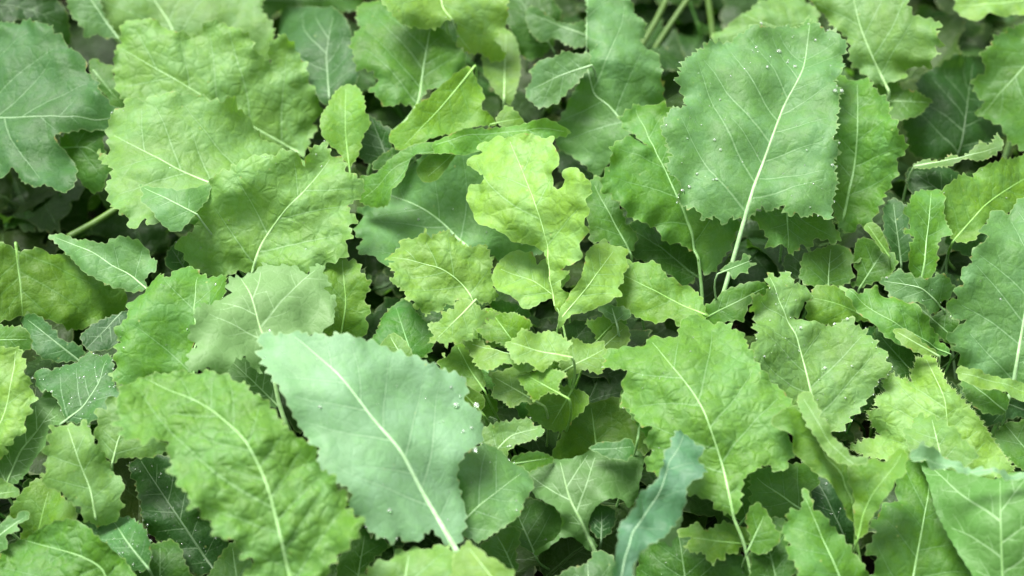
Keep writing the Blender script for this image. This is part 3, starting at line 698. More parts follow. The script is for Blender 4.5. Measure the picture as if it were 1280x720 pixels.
LF('Z',4,'y',.98,"-30,432 10,436 20,435 28,438 30,448 36,456 33,465 39,475 38,485 46,498 38,508 38,516 30,524 31,540 20,545 15,555 8,560 5,569 -30,575","-30,555 0,530 15,480 20,445",q=1.3,ribw=1)
LF('AC',6,'b',.95,"-20,655 0,655 10,647 20,648 28,640 36,641 35,650 24,656 24,664 10,670 8,685 -20,690","-15,680 30,648",amp=.9)
LF('AC',5,'p',.98,"-20,596 0,598 12,604 23,612 22,620 10,622 -20,624","-20,620 20,614",amp=.6)
LF('AD',5,'g',.92,"-25,760 -15,715 0,700 10,685 22,676 40,668 65,655 90,648 108,658 120,668 132,678 145,692 158,702 178,732 170,760","140,745 128,712 100,695 55,682",q=1.6,ribw=1.6,amp=.8)
LF('AA',8,'q',.98,"145,512 148,500 152,486 162,480 172,473 185,473 198,468 212,468 230,464 245,466 260,463 272,468 285,468 295,477 307,480 316,492 333,500 345,515 360,535 375,548 395,564 398,582 416,597 424,610 434,615 433,628 440,640 453,653 446,675 432,690 416,706 402,740 380,790 340,790 305,745 303,722 319,704 306,700 301,695 297,683 290,677 277,674 266,667 264,655 255,648 247,638 236,638 238,628 232,615 222,608 220,597 209,588 214,578 209,570 212,558 198,552 182,556 170,552 160,552 150,545 152,538 143,530 148,522","378,790 352,677 333,605 305,550 262,511 205,485",q=2.1,ribw=2.2,amp=1.6,droop=.25,arch=.06,vg=34,up=0.11)
LF('AG',8,'p',1.05,"450,760 452,725 462,708 475,698 485,700 496,686 508,690 520,688 535,690 545,681 560,684 566,692 576,710 568,760","500,760 510,700",amp=1.5,q=.8,up=0.08)
LF('AG',9,'y',.9,"566,702 572,690 580,682 588,677 595,684 602,686 610,695 622,700 632,710 642,716 648,760 568,760","640,755 590,690",amp=1,up=0.08)
LF('AF',8,'e',1.15,"762,760 765,720 768,698 772,682 776,668 786,645 800,620 812,606 822,596 828,582 834,568 838,552 843,541 851,537 856,542 863,541 865,552 870,558 881,562 876,570 880,578 883,588 870,600 862,605 858,615 857,634 850,650 834,666 814,681 800,692 790,712 785,760","772,740 790,670 820,620 853,545",ribw=.9,tilt=(.45,.1),fold=.22,amp=1,up=0.08)
LF('AF',7,'u',.95,"805,652 818,642 830,638 846,640 852,652 848,660 846,669 838,681 826,676 814,682 802,690","806,680 845,650",under=1,amp=1.2,up=0.06)
LF('AH',3,'Y',1.1,"600,402 610,395 618,391 630,396 640,394 650,399 656,407 650,413 651,421 640,422 632,429 620,424 612,425 606,415","645,432 622,400",wav=8,grow=1.28)
LF('AH',5,'y',.92,"638,432 648,426 655,418 668,424 680,417 692,421 706,431 700,438 702,448 688,450 675,457 662,450 650,452 645,441","700,445 650,432",wav=8,grow=1.28)
LF('AH',4,'y',.85,"700,442 710,436 722,428 734,433 748,430 753,438 763,445 752,452 746,463 730,460 716,467 708,456","708,462 750,438",wav=9,grow=1.28)
LF('AH',4,'Y',1.05,"653,472 666,468 680,461 690,466 702,470 696,480 697,491 682,489 668,497 662,485","700,492 665,472",wav=8,grow=1.28)
LF('AH',2,'Y',1.0,"738,405 750,401 760,394 770,400 780,402 776,411 777,419 764,419 750,426 746,416","748,424 770,400",wav=8,grow=1.28)
LF('AH',3,'y',.75,"618,470 632,468 650,461 660,470 673,478 666,488 668,500 652,499 640,506 632,497 621,493 625,481","668,500 625,475",wav=9,grow=1.28)
LF('AE',5,'b',.62,"655,760 668,740 700,715 730,705 745,690 765,700 770,760","740,760 735,710",amp=1.2)
LF('P',6,'Y',.85,"968,528 972,516 986,508 1004,507 1012,526 1036,555 1064,578 1068,620 1072,648 1062,655 1040,612 1010,577 985,547","1070,690 1064,640 1050,590 1000,520",tilt=(.7,0),amp=.5,fold=.12,ribw=1.6,spath="1070,670 1075,700 1085,750",up=0.04)
LF('P',7,'p',.95,"996,498 1004,490 1014,489 1018,500 1024,512 1027,524 1036,532 1040,543 1052,554 1066,570 1085,572 1082,582 1064,582 1040,572 1014,542 1002,516","1066,580 1035,550 1005,498",amp=1.2,ribw=.5,up=0.05)
LF('P',6,'Y',.95,"1062,577 1080,580 1092,574 1105,576 1112,568 1125,560 1136,570 1132,582 1131,592 1121,600 1115,612 1108,622 1092,645 1082,667 1070,668 1066,622","1074,668 1085,630 1118,580",tilt=(-.7,0),amp=.8,ribw=1,up=0.04)
LF('P',6,'g',1.0,"978,662 985,652 981,645 988,638 998,634 1003,625 1003,614 1011,614 1014,628 1018,636 1030,645 1038,656 1052,668 1060,680 1070,694 1078,707 1092,750 1012,755 1006,738 998,722 994,706 984,692 988,680","1062,750 1035,688 1008,628",amp=1.6)
LF('N',4,'y',1.12,"1062,560 1078,550 1088,547 1097,541 1090,530 1085,518 1096,511 1094,504 1096,497 1106,491 1104,484 1103,478 1108,471 1115,467 1124,472 1132,471 1138,473 1138,462 1143,456 1146,447 1153,446 1160,440 1165,446 1170,449 1172,457 1177,464 1184,480 1199,494 1215,512 1230,532 1252,564 1268,592 1230,602 1180,597 1140,592 1110,577 1085,572","1205,600 1186,540 1180,498 1158,450",q=1.15,amp=1.4,wav=9,ribw=1,vg=24,bristle=1)
LF('O',5,'p',1,"1128,536 1138,533 1140,525 1150,515 1158,520 1166,518 1173,525 1182,524 1186,532 1196,536 1203,548 1213,556 1222,572 1200,588 1160,578 1140,568","1180,585 1165,525",amp=1,ribw=1)
LF('O',5,'g',.92,"1076,760 1086,722 1096,702 1082,690 1090,678 1092,665 1087,650 1098,642 1104,631 1122,626 1117,606 1120,592 1133,574 1156,577 1168,600 1182,640 1202,680 1228,720 1238,760","1137,745 1149,680 1160,620 1163,582",ribw=1.8,drops=6,amp=1.4,vg=32)
LF('O',7,'g',.98,"1148,574 1170,582 1195,589 1215,594 1240,597 1300,600 1310,780 1238,780 1217,722 1192,682 1171,642 1160,602","1256,775 1252,690 1250,600",under=1,ribw=2,vg=36,amp=.4,fold=-.08,arch=.03,up=0.05)
LF('O',9,'w',1.15,"1132,568 1140,564 1150,560 1160,566 1175,565 1186,572 1200,574 1210,580 1225,582 1240,588 1255,586 1272,590 1300,584 1305,600 1285,602 1272,596 1260,601 1245,594 1230,598 1215,590 1200,593 1185,584 1170,586 1155,578 1142,579","1136,572 1215,586 1300,592",amp=1,ribw=.4,tilt=(0,.25),up=0.07)
LF('M',6,'b',.92,"1310,232 1285,243 1272,250 1262,266 1250,264 1240,264 1232,280 1224,289 1233,300 1226,308 1217,312 1213,322 1213,331 1204,335 1201,345 1203,356 1192,362 1195,374 1182,380 1187,390 1193,399 1206,400 1196,409 1187,417 1182,426 1194,432 1189,438 1200,445 1197,455 1204,459 1212,466 1240,471 1265,480 1310,494","1267,480 1273,440 1281,394 1292,340 1305,270",ribw=2.6,amp=1,vg=38,q=.9,drops=5,spath="1267,480 1262,495 1241,542",up=0.03)
LF('N',7,'y',.92,"1197,459 1204,457 1210,461 1222,462 1230,468 1245,470 1260,475 1305,483 1305,506 1280,501 1260,496 1245,489 1230,486 1215,480 1202,474","1200,465 1250,480 1300,494",amp=.8,ribw=.4)
LF('K',5,'y',.95,"1188,-20 1191,2 1191,12 1200,20 1215,24 1225,25 1232,20 1245,20 1265,18 1305,24 1305,-20","1300,0 1200,8",amp=.9)

# free stalks seen between the leaves: plant, points top to bottom, width, colour
STALKS = [('G', "868,-12 845,20 812,72 800,110", 8), ('G', "838,-10 818,30 800,60", 9), ('I', "884,-10 888,20 893,60", 9), ('Y', "150,258 118,278 85,296", 9),
          ]

# ------------------------------------------------------------------ from traced outlines to leaves standing in the bed
def ray(p):
    p = np.atleast_2d(p)
    d = FWD + ((p[:, 0] - 640) / FPX)[:, None] * RGT - ((p[:, 1] - 360) / FPX)[:, None] * UPV
    return d                                             # unit depth along the view axis
def project(P):
    q = P - CAM
    z = q @ FWD
    return np.stack([640 + FPX * (q @ RGT) / z, 360 - FPX * (q @ UPV) / z], 1), z
CANOPY = 0.34
def canopy_depth(c):
    d = ray(c)[0]
    return (CANOPY - CAM[2]) / d[2]

class Leaf:
    def __init__(s, k, e):
        s.k, s.e = k, e
        o = e['o']
        s.rng = np.random.default_rng(100 + k)
        s.poly = np.array(e['out']); s.midpx = np.array(e['mid'])
        s.cen = s.poly.mean(0)
        bb = s.poly.max(0) - s.poly.min(0)
        s.size = float(bb.max())
        s.t0 = canopy_depth(s.cen) * 0.55 + DIST * 0.45  # the bed, gently banked
        up = np.array([0, 0, 1.0]); tc = -FWD
        tx, ty = o.get('tilt', (s.rng.uniform(-.38, .38), s.rng.uniform(-.24, .26)))
        n = 0.42 * up + 0.75 * tc + tx * RGT + ty * UPV
        s.n = n / np.linalg.norm(n)
        s.pref = o.get('up', 0.0) - (0.03 if e['z'] <= 1 else 0.0) - (0.05 if s.cen[1] < 130 else 0.0)
        s.off = 0.0
        s.par = dict(arch=o.get('arch', s.rng.uniform(.02, .09)), droop=o.get('droop', 0.10), fold=o.get('fold', s.rng.uniform(-.06, .24)),
                     cup=o.get('cup', s.rng.uniform(-.28, .22)), twist=s.rng.uniform(-.38, .38), wob=smooth_noise(s.rng, 6, (70, 170)),
                     wobble=min(5.5, s.size * 0.036), quilt=o.get('q', 0.75) * min(1.0, 0.35 + s.size / 260), ruffle=o.get('ruf', min(1.0, s.size / 170) * 0.85), ribw=o.get('ribw', min(1.9, 0.8 + s.size / 190)))
        s.sign = -1 if o.get('under') else 1
        s.frame()
    def frame(s):
        """plane through the leaf's middle, axes along and across its midrib, px units"""
        s.C = CAM + ray(s.cen)[0] * (s.t0 - s.off)
        def hit(p, h=0.0):
            d = ray(p)
            t = (((s.C - CAM) @ s.n) + h) / (d @ s.n)
            return CAM + d * t[:, None]
        m = hit(s.midpx)
        s.a = m[-1] - m[0]; s.a = s.a - (s.a @ s.n) * s.n; s.a /= np.linalg.norm(s.a)
        s.b = np.cross(s.n, s.a)
        s.hit = hit
        mm = (m - s.C) @ np.stack([s.a, s.b], 1) / PX
        s.par['mid'] = mm; s.par['len'] = max(20, float(np.linalg.norm(mm[-1] - mm[0])))
        s.lf = lf_surface(s.par)
    def to_plane(s, p):
        h = np.zeros(len(p))
        for _ in range(6):
            P = s.hit(p, h * PX)
            uv = (P - s.C) @ np.stack([s.a, s.b], 1) / PX
            h = 0.5 * h + 0.5 * s.lf(uv) if _ else s.lf(uv)
        return uv, h
    def world(s, uv, h):
        return s.C + (uv[:, :1] * s.a + uv[:, 1:2] * s.b + h[:, None] * s.n) * PX

leaves = [Leaf(k, e) for k, e in enumerate(LV)]
leaves.sort(key=lambda l: (l.e['z'], l.k))

# stacking: leaves that overlap in the bed get clear air between them, lower ones first
CELL = 8
gx, gy = np.meshgrid(np.arange(-60, 1341, CELL), np.arange(-40, 801, CELL))
GP = np.stack([gx.ravel(), gy.ravel()], 1).astype(float)
for l in leaves:
    l.cells = np.nonzero(in_poly(GP, l.poly))[0]
    if len(l.cells) == 0: l.cells = np.array([int(np.argmin(((GP - l.cen) ** 2).sum(1)))])
MARG = 0.015
for rnd in range(3):
    for l in leaves:
        uv, h = l.to_plane(GP[l.cells])
        _, z = project(l.world(uv, h))
        l.z = dict(zip(l.cells.tolist(), (z + l.off * (rnd > 0)).tolist()))
    pairs = []
    for i in range(len(leaves)):
        for j in range(i):
            a, b = leaves[i], leaves[j]
            com = a.z.keys() & b.z.keys()
            if com: pairs.append((i, j, max(a.z[c] - b.z[c] for c in com)))   # how far a reaches behind b
    if rnd == 0:
        for l in leaves: l.off = l.pref
    for it in range(400 if rnd == 0 else 200):
        worst = 0
        for i, j, gap in pairs:
            v = gap - leaves[i].off + leaves[j].off + MARG
            if v > 0:
                leaves[i].off += v * 0.5; leaves[j].off -= v * 0.5; worst = max(worst, v)
        if worst < 0.0005: break
        if rnd == 0 and it < 250:
            for l in leaves: l.off += (l.pref - l.off) * 0.006
    for l in leaves: l.frame()
offs = [l.off for l in leaves]
print('stack offsets', it, round(worst, 4), round(min(offs), 3), round(max(offs), 3))

def empty(name, loc, label, group):
    o = bpy.data.objects.new(name, None)
    COL.objects.link(o); o.location = loc; o.empty_display_size = 0.05
    o['label'] = label; o['category'] = 'plant'; o['group'] = group
    return o
def child(name, me, parent, colour=None):
    o = bpy.data.objects.new(name, me)
    COL.objects.link(o); o.parent = parent
    o.matrix_parent_inverse = Matrix.Identity(4)
    if colour: o.color = colour
    return o

# icosphere for the dew
def ico():
    t = (1 + 5 ** .5) / 2
    v = np.array([(-1,t,0),(1,t,0),(-1,-t,0),(1,-t,0),(0,-1,t),(0,1,t),(0,-1,-t),(0,1,-t),(t,0,-1),(t,0,1),(-t,0,-1),(-t,0,1)], float)
    f = [(0,11,5),(0,5,1),(0,1,7),(0,7,10),(0,10,11),(1,5,9),(5,11,4),(11,10,2),(10,7,6),(7,1,8),(3,9,4),(3,4,2),(3,2,6),(3,6,8),(3,8,9),(4,9,5),(2,4,11),(6,2,10),(8,6,7),(9,8,1)]
    v = list(v / np.linalg.norm(v[0])); ff = []; cache = {}
    def midp(a, b):
        k = (min(a, b), max(a, b))
        if k not in cache:
            m = v[a] + v[b]; v.append(m / np.linalg.norm(m)); cache[k] = len(v) - 1
        return cache[k]
    for a, b, c in f:
        x, y, z = midp(a, b), midp(b, c), midp(c, a)
        ff += [(a, x, z), (x, b, y), (z, y, c), (x, y, z)]
    return np.array(v), ff
ICO_V, ICO_F = ico()
ICO_V = ICO_V / np.linalg.norm(ICO_V, axis=1)[:, None]

GROUP = 'leafy green plants crowding the bed'
plants = {}
for key in PLANTS:
    mine = [l for l in leaves if l.e['plant'] == key]
    B = []
    for l in mine:
        uv, h = l.to_plane(l.midpx[:1]); B.append(l.world(uv, h)[0])
    B = np.array(B)
    g = B.mean(0); g[2] = 0.0
    g[1] += 0.03
    plants[key] = empty('kale_plant', g, PLANTS[key], GROUP)
    plants[key]['g'] = 0
    del plants[key]['g']
    plants[key].location = g
    l.plant_g = g
PG = {k: np.array(o.location) for k, o in plants.items()}

def bezier(p0, p1, p2, p3, n):
    t = np.linspace(0, 1, n)[:, None]
    return (1-t)**3*p0 + 3*(1-t)**2*t*p1 + 3*(1-t)*t*t*p2 + t**3*p3

def drop_mesh(l, V3, N3, tri_de, specs):
    vs, fs = [], []
    for pos, nrm, r in specs:
        t = np.cross(nrm, [0.3, 0.5, 0.8]); t /= np.linalg.norm(t); b = np.cross(nrm, t)
        e = l.rng.uniform(.85, 1.2)
        base = len(vs)
        c = pos + nrm * r * 0.38
        for v in ICO_V: vs.append(c + r * (v[0] * e * t + v[1] * b / e + v[2] * 0.72 * nrm))
        fs += [tuple(i + base for i in f) for f in ICO_F]
    return vs, fs

front_depth = {}
back_depth = {}
total = 0
for l in leaves:
    e, o, rng = l.e, l.e['o'], l.rng
    key = e['plant']; root = plants[key]; G = PG[key]
    uv, _ = l.to_plane(l.poly)
    mp_ = catmull(l.midpx, 6, False)
    dt = mp_[-1] - mp_[-2]; dt /= max(np.linalg.norm(dt), 1e-6)
    for _q in range(12):                                  # run the midrib out to just short of the tip
        nxt = mp_[-1] + dt * 5
        if in_poly((nxt + dt * 4)[None], l.poly)[0]: mp_ = np.vstack([mp_, nxt])
        else: break
    mid, _ = l.to_plane(mp_)
    # outline with its teeth, in the leaf's own plane
    ax = mid[-1] - mid[0]; ax /= np.linalg.norm(ax)
    wav = o.get('wav', 11 + l.size * 0.02) * 0.8
    amp = o.get('amp', 1.5) * min(1.25, 0.6 + l.size / 300) * 2.3
    out = toothed(uv, rng, amp, wav, 2.3, bool(o.get('crenate')), ax)
    gap = o.get('vg', max(17, min(46, l.size * 0.19)))
    l.par['mid'] = np.array([mid[0], mid[-1]])
    l.lf2 = l.lf
    R = build_lamina(out, mid, rng, l.lf, l.par, 4.2 if l.size > 60 else 3.4, gap)
    V, H = R['V'], R['H']
    W = l.world(V, H)
    F = R['F'] if l.sign > 0 else [f[::-1] for f in R['F']]
    tri = np.array(F[0])
    # winding: the upper face looks along n
    p = W[tri]; nn = np.cross(p[1] - p[0], p[2] - p[0])
    if (nn @ l.n) * l.sign < 0: F = [f[::-1] for f in F]
    co = np.stack([V[:, 0] + 613 * (l.k % 17), V[:, 1] + 419 * (l.k % 13), np.full(len(V), 3.7 * l.k)], 1)
    me = mesh_from('leaf', (W - G).tolist(), F, {'co': ('FLOAT_VECTOR', co), 'd1': ('FLOAT', R['d1']), 'd2': ('FLOAT', R['d2']), 'd3': ('FLOAT', R['d3']), 'de': ('FLOAT', R['de'])}, M_LEAF)
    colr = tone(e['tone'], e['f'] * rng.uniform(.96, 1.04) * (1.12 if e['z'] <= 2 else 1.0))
    colr = colr[:3] + (min(1.0, max(0.0, o.get('q', 0.75) / 2.0 - 0.1)),)
    lo = child('leaf', me, root, colr)
    total += len(F)
    # midrib and stalk: one tapering rib, sunk in the blade, running down to the crown of the plant
    M = resample(mid, 5.0, False)
    hm = R['height'](M)
    n = len(M); Lm = n * 5.0
    w0 = l.par['ribw'] * 0.95 + 0.3
    rr = (w0 + (0.14 - w0) * np.linspace(0, 1, n) ** 0.72) * PX
    flat = np.full(n, 0.55 if l.sign > 0 else 0.95)
    P = l.world(M, hm) + l.n * (0.15 if l.sign > 0 else 0.35) * PX
    Nn = [l.n] * n
    B = P[0]; dirb = P[0] - P[min(3, n - 1)]; dirb /= np.linalg.norm(dirb)
    if 'spath' in o:
        sp = np.array([[float(v) for v in q.split(',')] for q in o['spath'].split()])
        sp = catmull(sp, 6, False)[1:]
        _, z0 = project(P[:1]); d = ray(sp)
        zz = z0[0] + np.linspace(0, 0.012, len(sp))
        S = CAM + d * zz[:, None]
        E = S[-1]; de_ = S[-1] - S[-3]; de_ /= np.linalg.norm(de_)
        dist = np.linalg.norm(E - G)
        S2 = bezier(E, E + de_ * 0.3 * dist, G + np.array([0, 0, 0.10]), G, 12)[1:]
        S = np.vstack([S, S2])
    else:
        ext = B + dirb * np.linspace(2, 7, 3)[:, None] * PX
        B = ext[-1]
        dist = np.linalg.norm(B - G)
        bend = dirb * 0.07 * dist + np.array([0, 0.015, -0.16 * dist]) 
        S = bezier(B, B + bend * 0.6, G + np.array([0, 0, 0.14]), G, 18)[1:]
        S = np.vstack([ext, S])
    rs = np.linspace(rr[0], max(rr[0] * 1.25, o.get('sw', 1.9) * PX), len(S))
    allP = np.vstack([S[::-1], P]); allR = np.r_[rs[::-1], rr]
    fl = np.r_[np.ones(max(0, len(S) - 3)), np.linspace(1, flat[0], min(3, len(S))), flat]
    vs, fs = tube(allP, allR, (np.vstack([np.tile(l.n, (len(S), 1)), np.array(Nn)]), fl), 8)
    sm = mesh_from('midrib', (np.array(vs) - G).tolist(), fs, {}, M_STALK)
    if o.get('ribw', 1) > 0.6: child('midrib', sm, lo, stalk_tone(colr))
    # dew
    specs = []
    me.calc_loop_triangles() if hasattr(me, 'calc_loop_triangles') else None
    nv = np.zeros(len(V) * 3); me.vertices.foreach_get('normal', nv); nv = nv.reshape(-1, 3)
    if l.sign < 0: nv = -nv
    SP, SZ = project(W)
    if 'drops' in o:
        m = int(o['drops'] * 1.6)
        cand = rng.choice(len(V), min(m, len(V)), replace=False)
        for q in cand:
            r = (0.38 + rng.exponential(0.28)) * PX
            if R['d1'][q] < 1.5: continue
            specs.append((W[q], nv[q], min(r, 1.8 * PX)))
        rim = np.nonzero(R['de'] < 1.0)[0]
        for q in rng.choice(rim, min(len(rim), max(2, o['drops'] // 8)), replace=False):
            specs.append((W[q], nv[q], rng.uniform(.6, 1.4) * PX))
    if 'dl' in o:
        for q in o['dl'].split():
            x, y, r = (float(v) for v in q.split(','))
            j = int(np.argmin(((SP - [x, y]) ** 2).sum(1)))
            specs.append((W[j], nv[j], r * 0.8 * PX))
    if specs:
        vs, fs = drop_mesh(l, W, nv, None, specs)
        dm = mesh_from('water_droplets', (np.array(vs) - G).tolist(), fs, {}, M_WATER)
        dob = child('water_droplets', dm, lo); dob['kind'] = 'stuff'
    if 'bristle' in o:                                    # stiff pale hairs on the margin
        rim = np.nonzero(R['de'] < 1.0)[0]
        vs, fs = [], []
        cen3 = W.mean(0)
        for q in rim:
            outw = W[q] - cen3; outw /= np.linalg.norm(outw)
            d = outw + nv[q] * rng.uniform(.1, .9) + rng.normal(0, .25, 3); d /= np.linalg.norm(d)
            t = np.cross(d, nv[q]); t /= np.linalg.norm(t); b = np.cross(d, t); k0 = len(vs)
            for a_ in range(3):
                vs.append(W[q] + 0.32 * PX * (math.cos(a_ * 2.09) * t + math.sin(a_ * 2.09) * b))
            vs.append(W[q] + d * rng.uniform(2.5, 5) * PX)
            fs += [(k0, k0 + 1, k0 + 3), (k0 + 1, k0 + 2, k0 + 3), (k0 + 2, k0, k0 + 3)]
        bo = child('bristles', mesh_from('bristles', (np.array(vs) - G).tolist(), fs, {}, M_STALK), lo, (0.35, 0.5, 0.2, 1)); bo['kind'] = 'stuff'
    for c, z in l.z.items():
        z2 = z - l.off
        back_depth[c] = max(back_depth.get(c, 0), z2)
print('traced leaves', len(leaves), 'triangles', total)

for key, s, w in STALKS:
    sp = catmull([[float(v) for v in q.split(',')] for q in s.split()], 6, False)
    G = PG[key]
    cells = [int(np.argmin(((GP - p) ** 2).sum(1))) for p in sp]
    zb = max([back_depth.get(c, canopy_depth(sp[0])) for c in cells]) + 0.01 if key not in ('S', 'E') else min([min([l.z[c] - l.off for l in leaves if c in l.z] + [9]) for c in cells]) - 0.002
    P = CAM + ray(sp) * (zb + np.zeros(len(sp)))[:, None]
    vs, fs = tube(P, np.full(len(P), w * 0.5 * PX), None, 10)
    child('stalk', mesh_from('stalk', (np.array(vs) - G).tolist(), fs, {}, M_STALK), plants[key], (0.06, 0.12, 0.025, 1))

# ------------------------------------------------------------------ lower leaves of the same plants, in the shade
def lower_leaf(seed):
    rng = np.random.default_rng(seed)
    Lr = 170.0; W2 = rng.uniform(42, 62)
    right, left = [], []
    for side, arr in ((1, right), (-1, left)):
        for s in np.linspace(0.0, 1, 13):
            w = W2 * (math.sin(math.pi * min(1, s ** 0.75)) ** 0.7) * (1 + 0.22 * math.sin(s * 21 + rng.uniform(-.6, .6)))
            arr.append((s * Lr, side * max(w, 2.0) * rng.uniform(.85, 1.1)))
    outline = np.array(right + [(Lr * 1.03, 0)] + left[::-1])
    mid = np.array([(0, 0), (Lr * .3, rng.uniform(-4, 4)), (Lr * .65, rng.uniform(-6, 6)), (Lr * .98, 0)])
    par = dict(arch=rng.uniform(.05, .12), droop=.25, fold=rng.uniform(0, .12), cup=0.0, twist=rng.uniform(-.2, .2), wob=smooth_noise(rng, 6, (60, 150)),
               wobble=3.5, quilt=1.0, ruffle=1.0, ribw=2.4, mid=mid, len=Lr)
    lf = lf_surface(par)
    out = toothed(outline, rng, 3.2, 13, 4.5, False, np.array([1.0, 0]))
    R = build_lamina(out, catmull(mid, 8, False), rng, lf, par, 8.5, 34)
    V, H = R['V'], R['H']
    W = np.column_stack([V, H]) * PX
    F = R['F']; p = W[list(F[0])]
    if np.cross(p[1] - p[0], p[2] - p[0])[2] < 0: F = [f[::-1] for f in F]
    co = np.stack([V[:, 0] + 900 * seed, V[:, 1], np.full(len(V), 5.1 * seed)], 1)
    me = mesh_from('lower_leaf', W.tolist(), F, {'co': ('FLOAT_VECTOR', co), 'd1': ('FLOAT', R['d1']), 'd2': ('FLOAT', R['d2']), 'd3': ('FLOAT', R['d3']), 'de': ('FLOAT', R['de'])}, M_LEAF)
    M = resample(catmull(mid, 8, False), 10, False); hm = R['height'](M)
    P = np.column_stack([M, hm + 0.3]) * PX
    S = bezier(P[0], P[0] + np.array([-.04, 0, -.005]), P[0] + np.array([-.07, 0, -.05]), P[0] + np.array([-.075, 0, -.13]), 8)[1:]
    allP = np.vstack([S[::-1], P]); allR = np.r_[np.linspace(2.4, 2.0, len(S)), np.linspace(1.9, .3, len(P))] * PX
    vs, fs = tube(allP, allR, None, 6)
    sm = mesh_from('lower_midrib', [tuple(v) for v in vs], fs, {}, M_STALK)
    return me, sm, W
protos = [lower_leaf(900 + i) for i in range(7)]

def place_matrix(pos, yaw, pitch, roll, sc):
    return Matrix.Translation(pos) @ Matrix.Rotation(yaw, 4, 'Z') @ Matrix.Rotation(-pitch, 4, 'Y') @ Matrix.Rotation(roll, 4, 'X') @ Matrix.Scale(sc, 4)
keys = list(PG)
PGA = np.array([PG[k] for k in keys])
made = 0
rr_ = np.random.default_rng(33)
LOWER_TONES = [tone('d', .4), tone('k', .85), tone('Y', .28), tone('g', .24), tone('k', .6)]  # leaf tones darkened: the shade of the canopy gaps is in the colour
tries = 0
ncol = gx.shape[1]
holes = [c for c in range(len(GP)) if c not in back_depth and -20 < GP[c][0] < 1300 and -20 < GP[c][1] < 740]
filled = set()
while made < 460 and tries < 6000:
    tries += 1
    me, sm, W = protos[tries % 7]
    pos = np.array([rr_.uniform(-.72, .72), rr_.uniform(-.42, .98), rr_.uniform(.04, .27)])
    if tries % 2 and holes:                                # fill under the gaps of the canopy first
        c = holes[int(rr_.integers(0, len(holes)))]
        if c in filled: continue
        pos = CAM + ray(GP[c] + rr_.uniform(-25, 25, 2))[0] * (canopy_depth(GP[c]) + rr_.uniform(.14, .34))
        if pos[2] < 0.03: continue
    yaw, pit, roll, sc = rr_.uniform(0, 6.28), rr_.uniform(-.1, .75), rr_.uniform(-.4, .4), rr_.uniform(.8, 1.35)
    M4 = place_matrix(Vector(pos), yaw, pit, roll, sc)
    MA = np.array(M4)
    ids = np.linspace(0, len(W) - 1, 70).astype(int)
    P = W[ids] @ MA[:3, :3].T + MA[:3, 3]
    sp, sz = project(P)
    ok = P[:, 2].min() > 0.01
    inside = False
    for (x, y), z in zip(sp, sz):
        if -60 < x < 1340 and -40 < y < 800:
            inside = True
            c = int(round((y + 40) / CELL)) * gx.shape[1] + int(round((x + 60) / CELL))
            if c < len(GP):
                bd = back_depth.get(c)
                if bd is None:
                    if z < canopy_depth(np.array([x, y])) + 0.06: ok = False; break
                elif z < bd + 0.012: ok = False; break
    if not ok or not inside: continue
    k = int(np.argmin(((PGA[:, :2] - pos[:2]) ** 2).sum(1)))
    G = PGA[k]
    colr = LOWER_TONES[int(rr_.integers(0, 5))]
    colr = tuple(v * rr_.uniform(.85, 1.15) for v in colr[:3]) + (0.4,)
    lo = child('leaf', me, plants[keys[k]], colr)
    for (x, y) in sp: filled.add(int(round((y + 40) / CELL)) * ncol + int(round((x + 60) / CELL)))
    lo.matrix_basis = Matrix.Translation(-Vector(G)) @ M4
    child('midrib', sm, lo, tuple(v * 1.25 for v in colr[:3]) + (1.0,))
    made += 1
print('lower leaves', made, 'tries', tries)

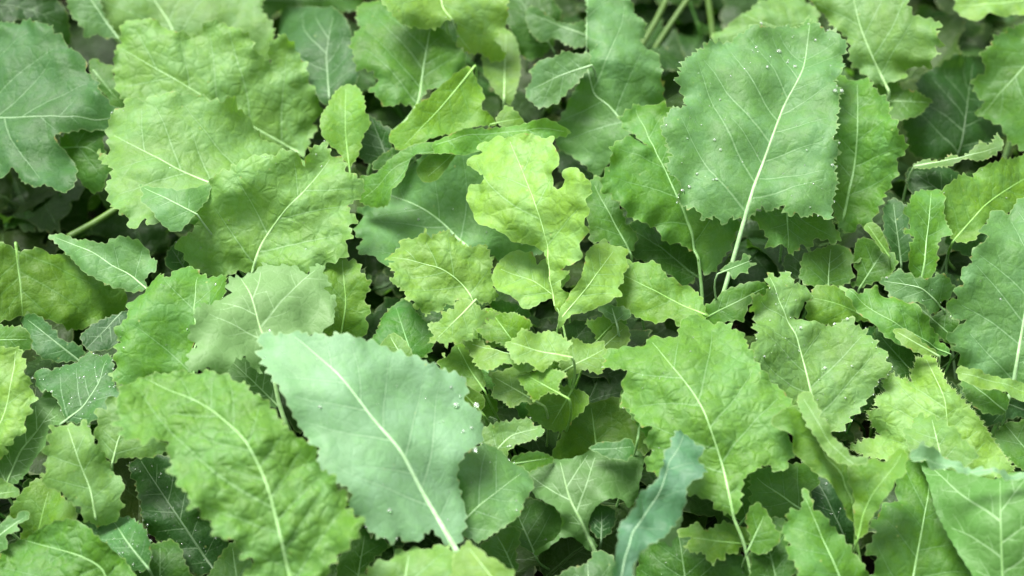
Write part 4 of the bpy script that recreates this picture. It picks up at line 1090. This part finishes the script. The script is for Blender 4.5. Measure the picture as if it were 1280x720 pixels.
# ------------------------------------------------------------------ the bed goes on round the frame
vs_, fs_, at = [], [], {k: [] for k in ('co', 'd1', 'd2', 'd3', 'de')}
vb = 0
ring = []
def outside(P, pad=22):
    sp, z = project(P)
    return not ((sp[:, 0] > -pad) & (sp[:, 0] < 1280 + pad) & (sp[:, 1] > -pad) & (sp[:, 1] < 720 + pad)).any()
arrs = []
for me, sm, W in protos:
    d = {}
    nvv = len(me.vertices)
    for kk, dim in (('co', 3), ('d1', 1), ('d2', 1), ('d3', 1), ('de', 1)):
        buf = np.zeros(nvv * dim, np.float32)
        me.attributes[kk].data.foreach_get('vector' if dim == 3 else 'value', buf)
        d[kk] = buf.reshape(-1, 3) if dim == 3 else buf
    d['F'] = [tuple(p.vertices) for p in me.polygons]
    arrs.append(d)
cnt = 0
for t in range(6000):
    if cnt >= 800: break
    x, y = rr_.uniform(-1.25, 1.25), rr_.uniform(-1.0, 1.9)
    z = rr_.uniform(.10, .40)
    i = t % 7
    W = protos[i][2]
    M4 = np.array(place_matrix(Vector((x, y, z)), rr_.uniform(0, 6.28), rr_.uniform(0, .8), rr_.uniform(-.4, .4), rr_.uniform(.8, 1.25)))
    P = W @ M4[:3, :3].T + M4[:3, 3]
    if P[:, 2].min() < .01 or not outside(P): continue
    vs_.append(P); fs_ += [tuple(a + vb for a in f) for f in arrs[i]['F']]; vb += len(P)
    for kk in at: at[kk].append(arrs[i][kk])
    cnt += 1
me = mesh_from('surrounding_foliage', np.vstack(vs_).tolist(), fs_, {k: ('FLOAT_VECTOR' if k == 'co' else 'FLOAT', np.concatenate(v)) for k, v in at.items()}, M_LEAF)
so = bpy.data.objects.new('surrounding_foliage', me); COL.objects.link(so)
so.color = tone('g', .95)
so['kind'] = 'stuff'; so['label'] = 'dense green foliage of the bed continuing beyond the nearest plants'; so['category'] = 'foliage'
print('ring leaves', cnt, 'faces', len(fs_))

# ------------------------------------------------------------------ soil
n = 90
xs = np.linspace(-1, 1, n); xs = np.sign(xs) * np.abs(xs) ** 3 * 60
sn = smooth_noise(np.random.default_rng(3), 8, (0.12, 0.6))
gv = []
for y in xs:
    for x in xs:
        w = 1.0 if abs(x) < 3 and abs(y) < 3 else 0.0
        gv.append((x, y, -0.012 + 0.008 * w * float(sn(np.array([[x, y]]))[0])))
gf = [(j * n + i, j * n + i + 1, (j + 1) * n + i + 1, (j + 1) * n + i) for j in range(n - 1) for i in range(n - 1)]
gm = bpy.data.meshes.new('soil'); gm.from_pydata(gv, [], gf); gm.materials.append(M_SOIL)
gm.polygons.foreach_set('use_smooth', [True] * len(gm.polygons))
go = bpy.data.objects.new('soil', gm); COL.objects.link(go); go['kind'] = 'structure'
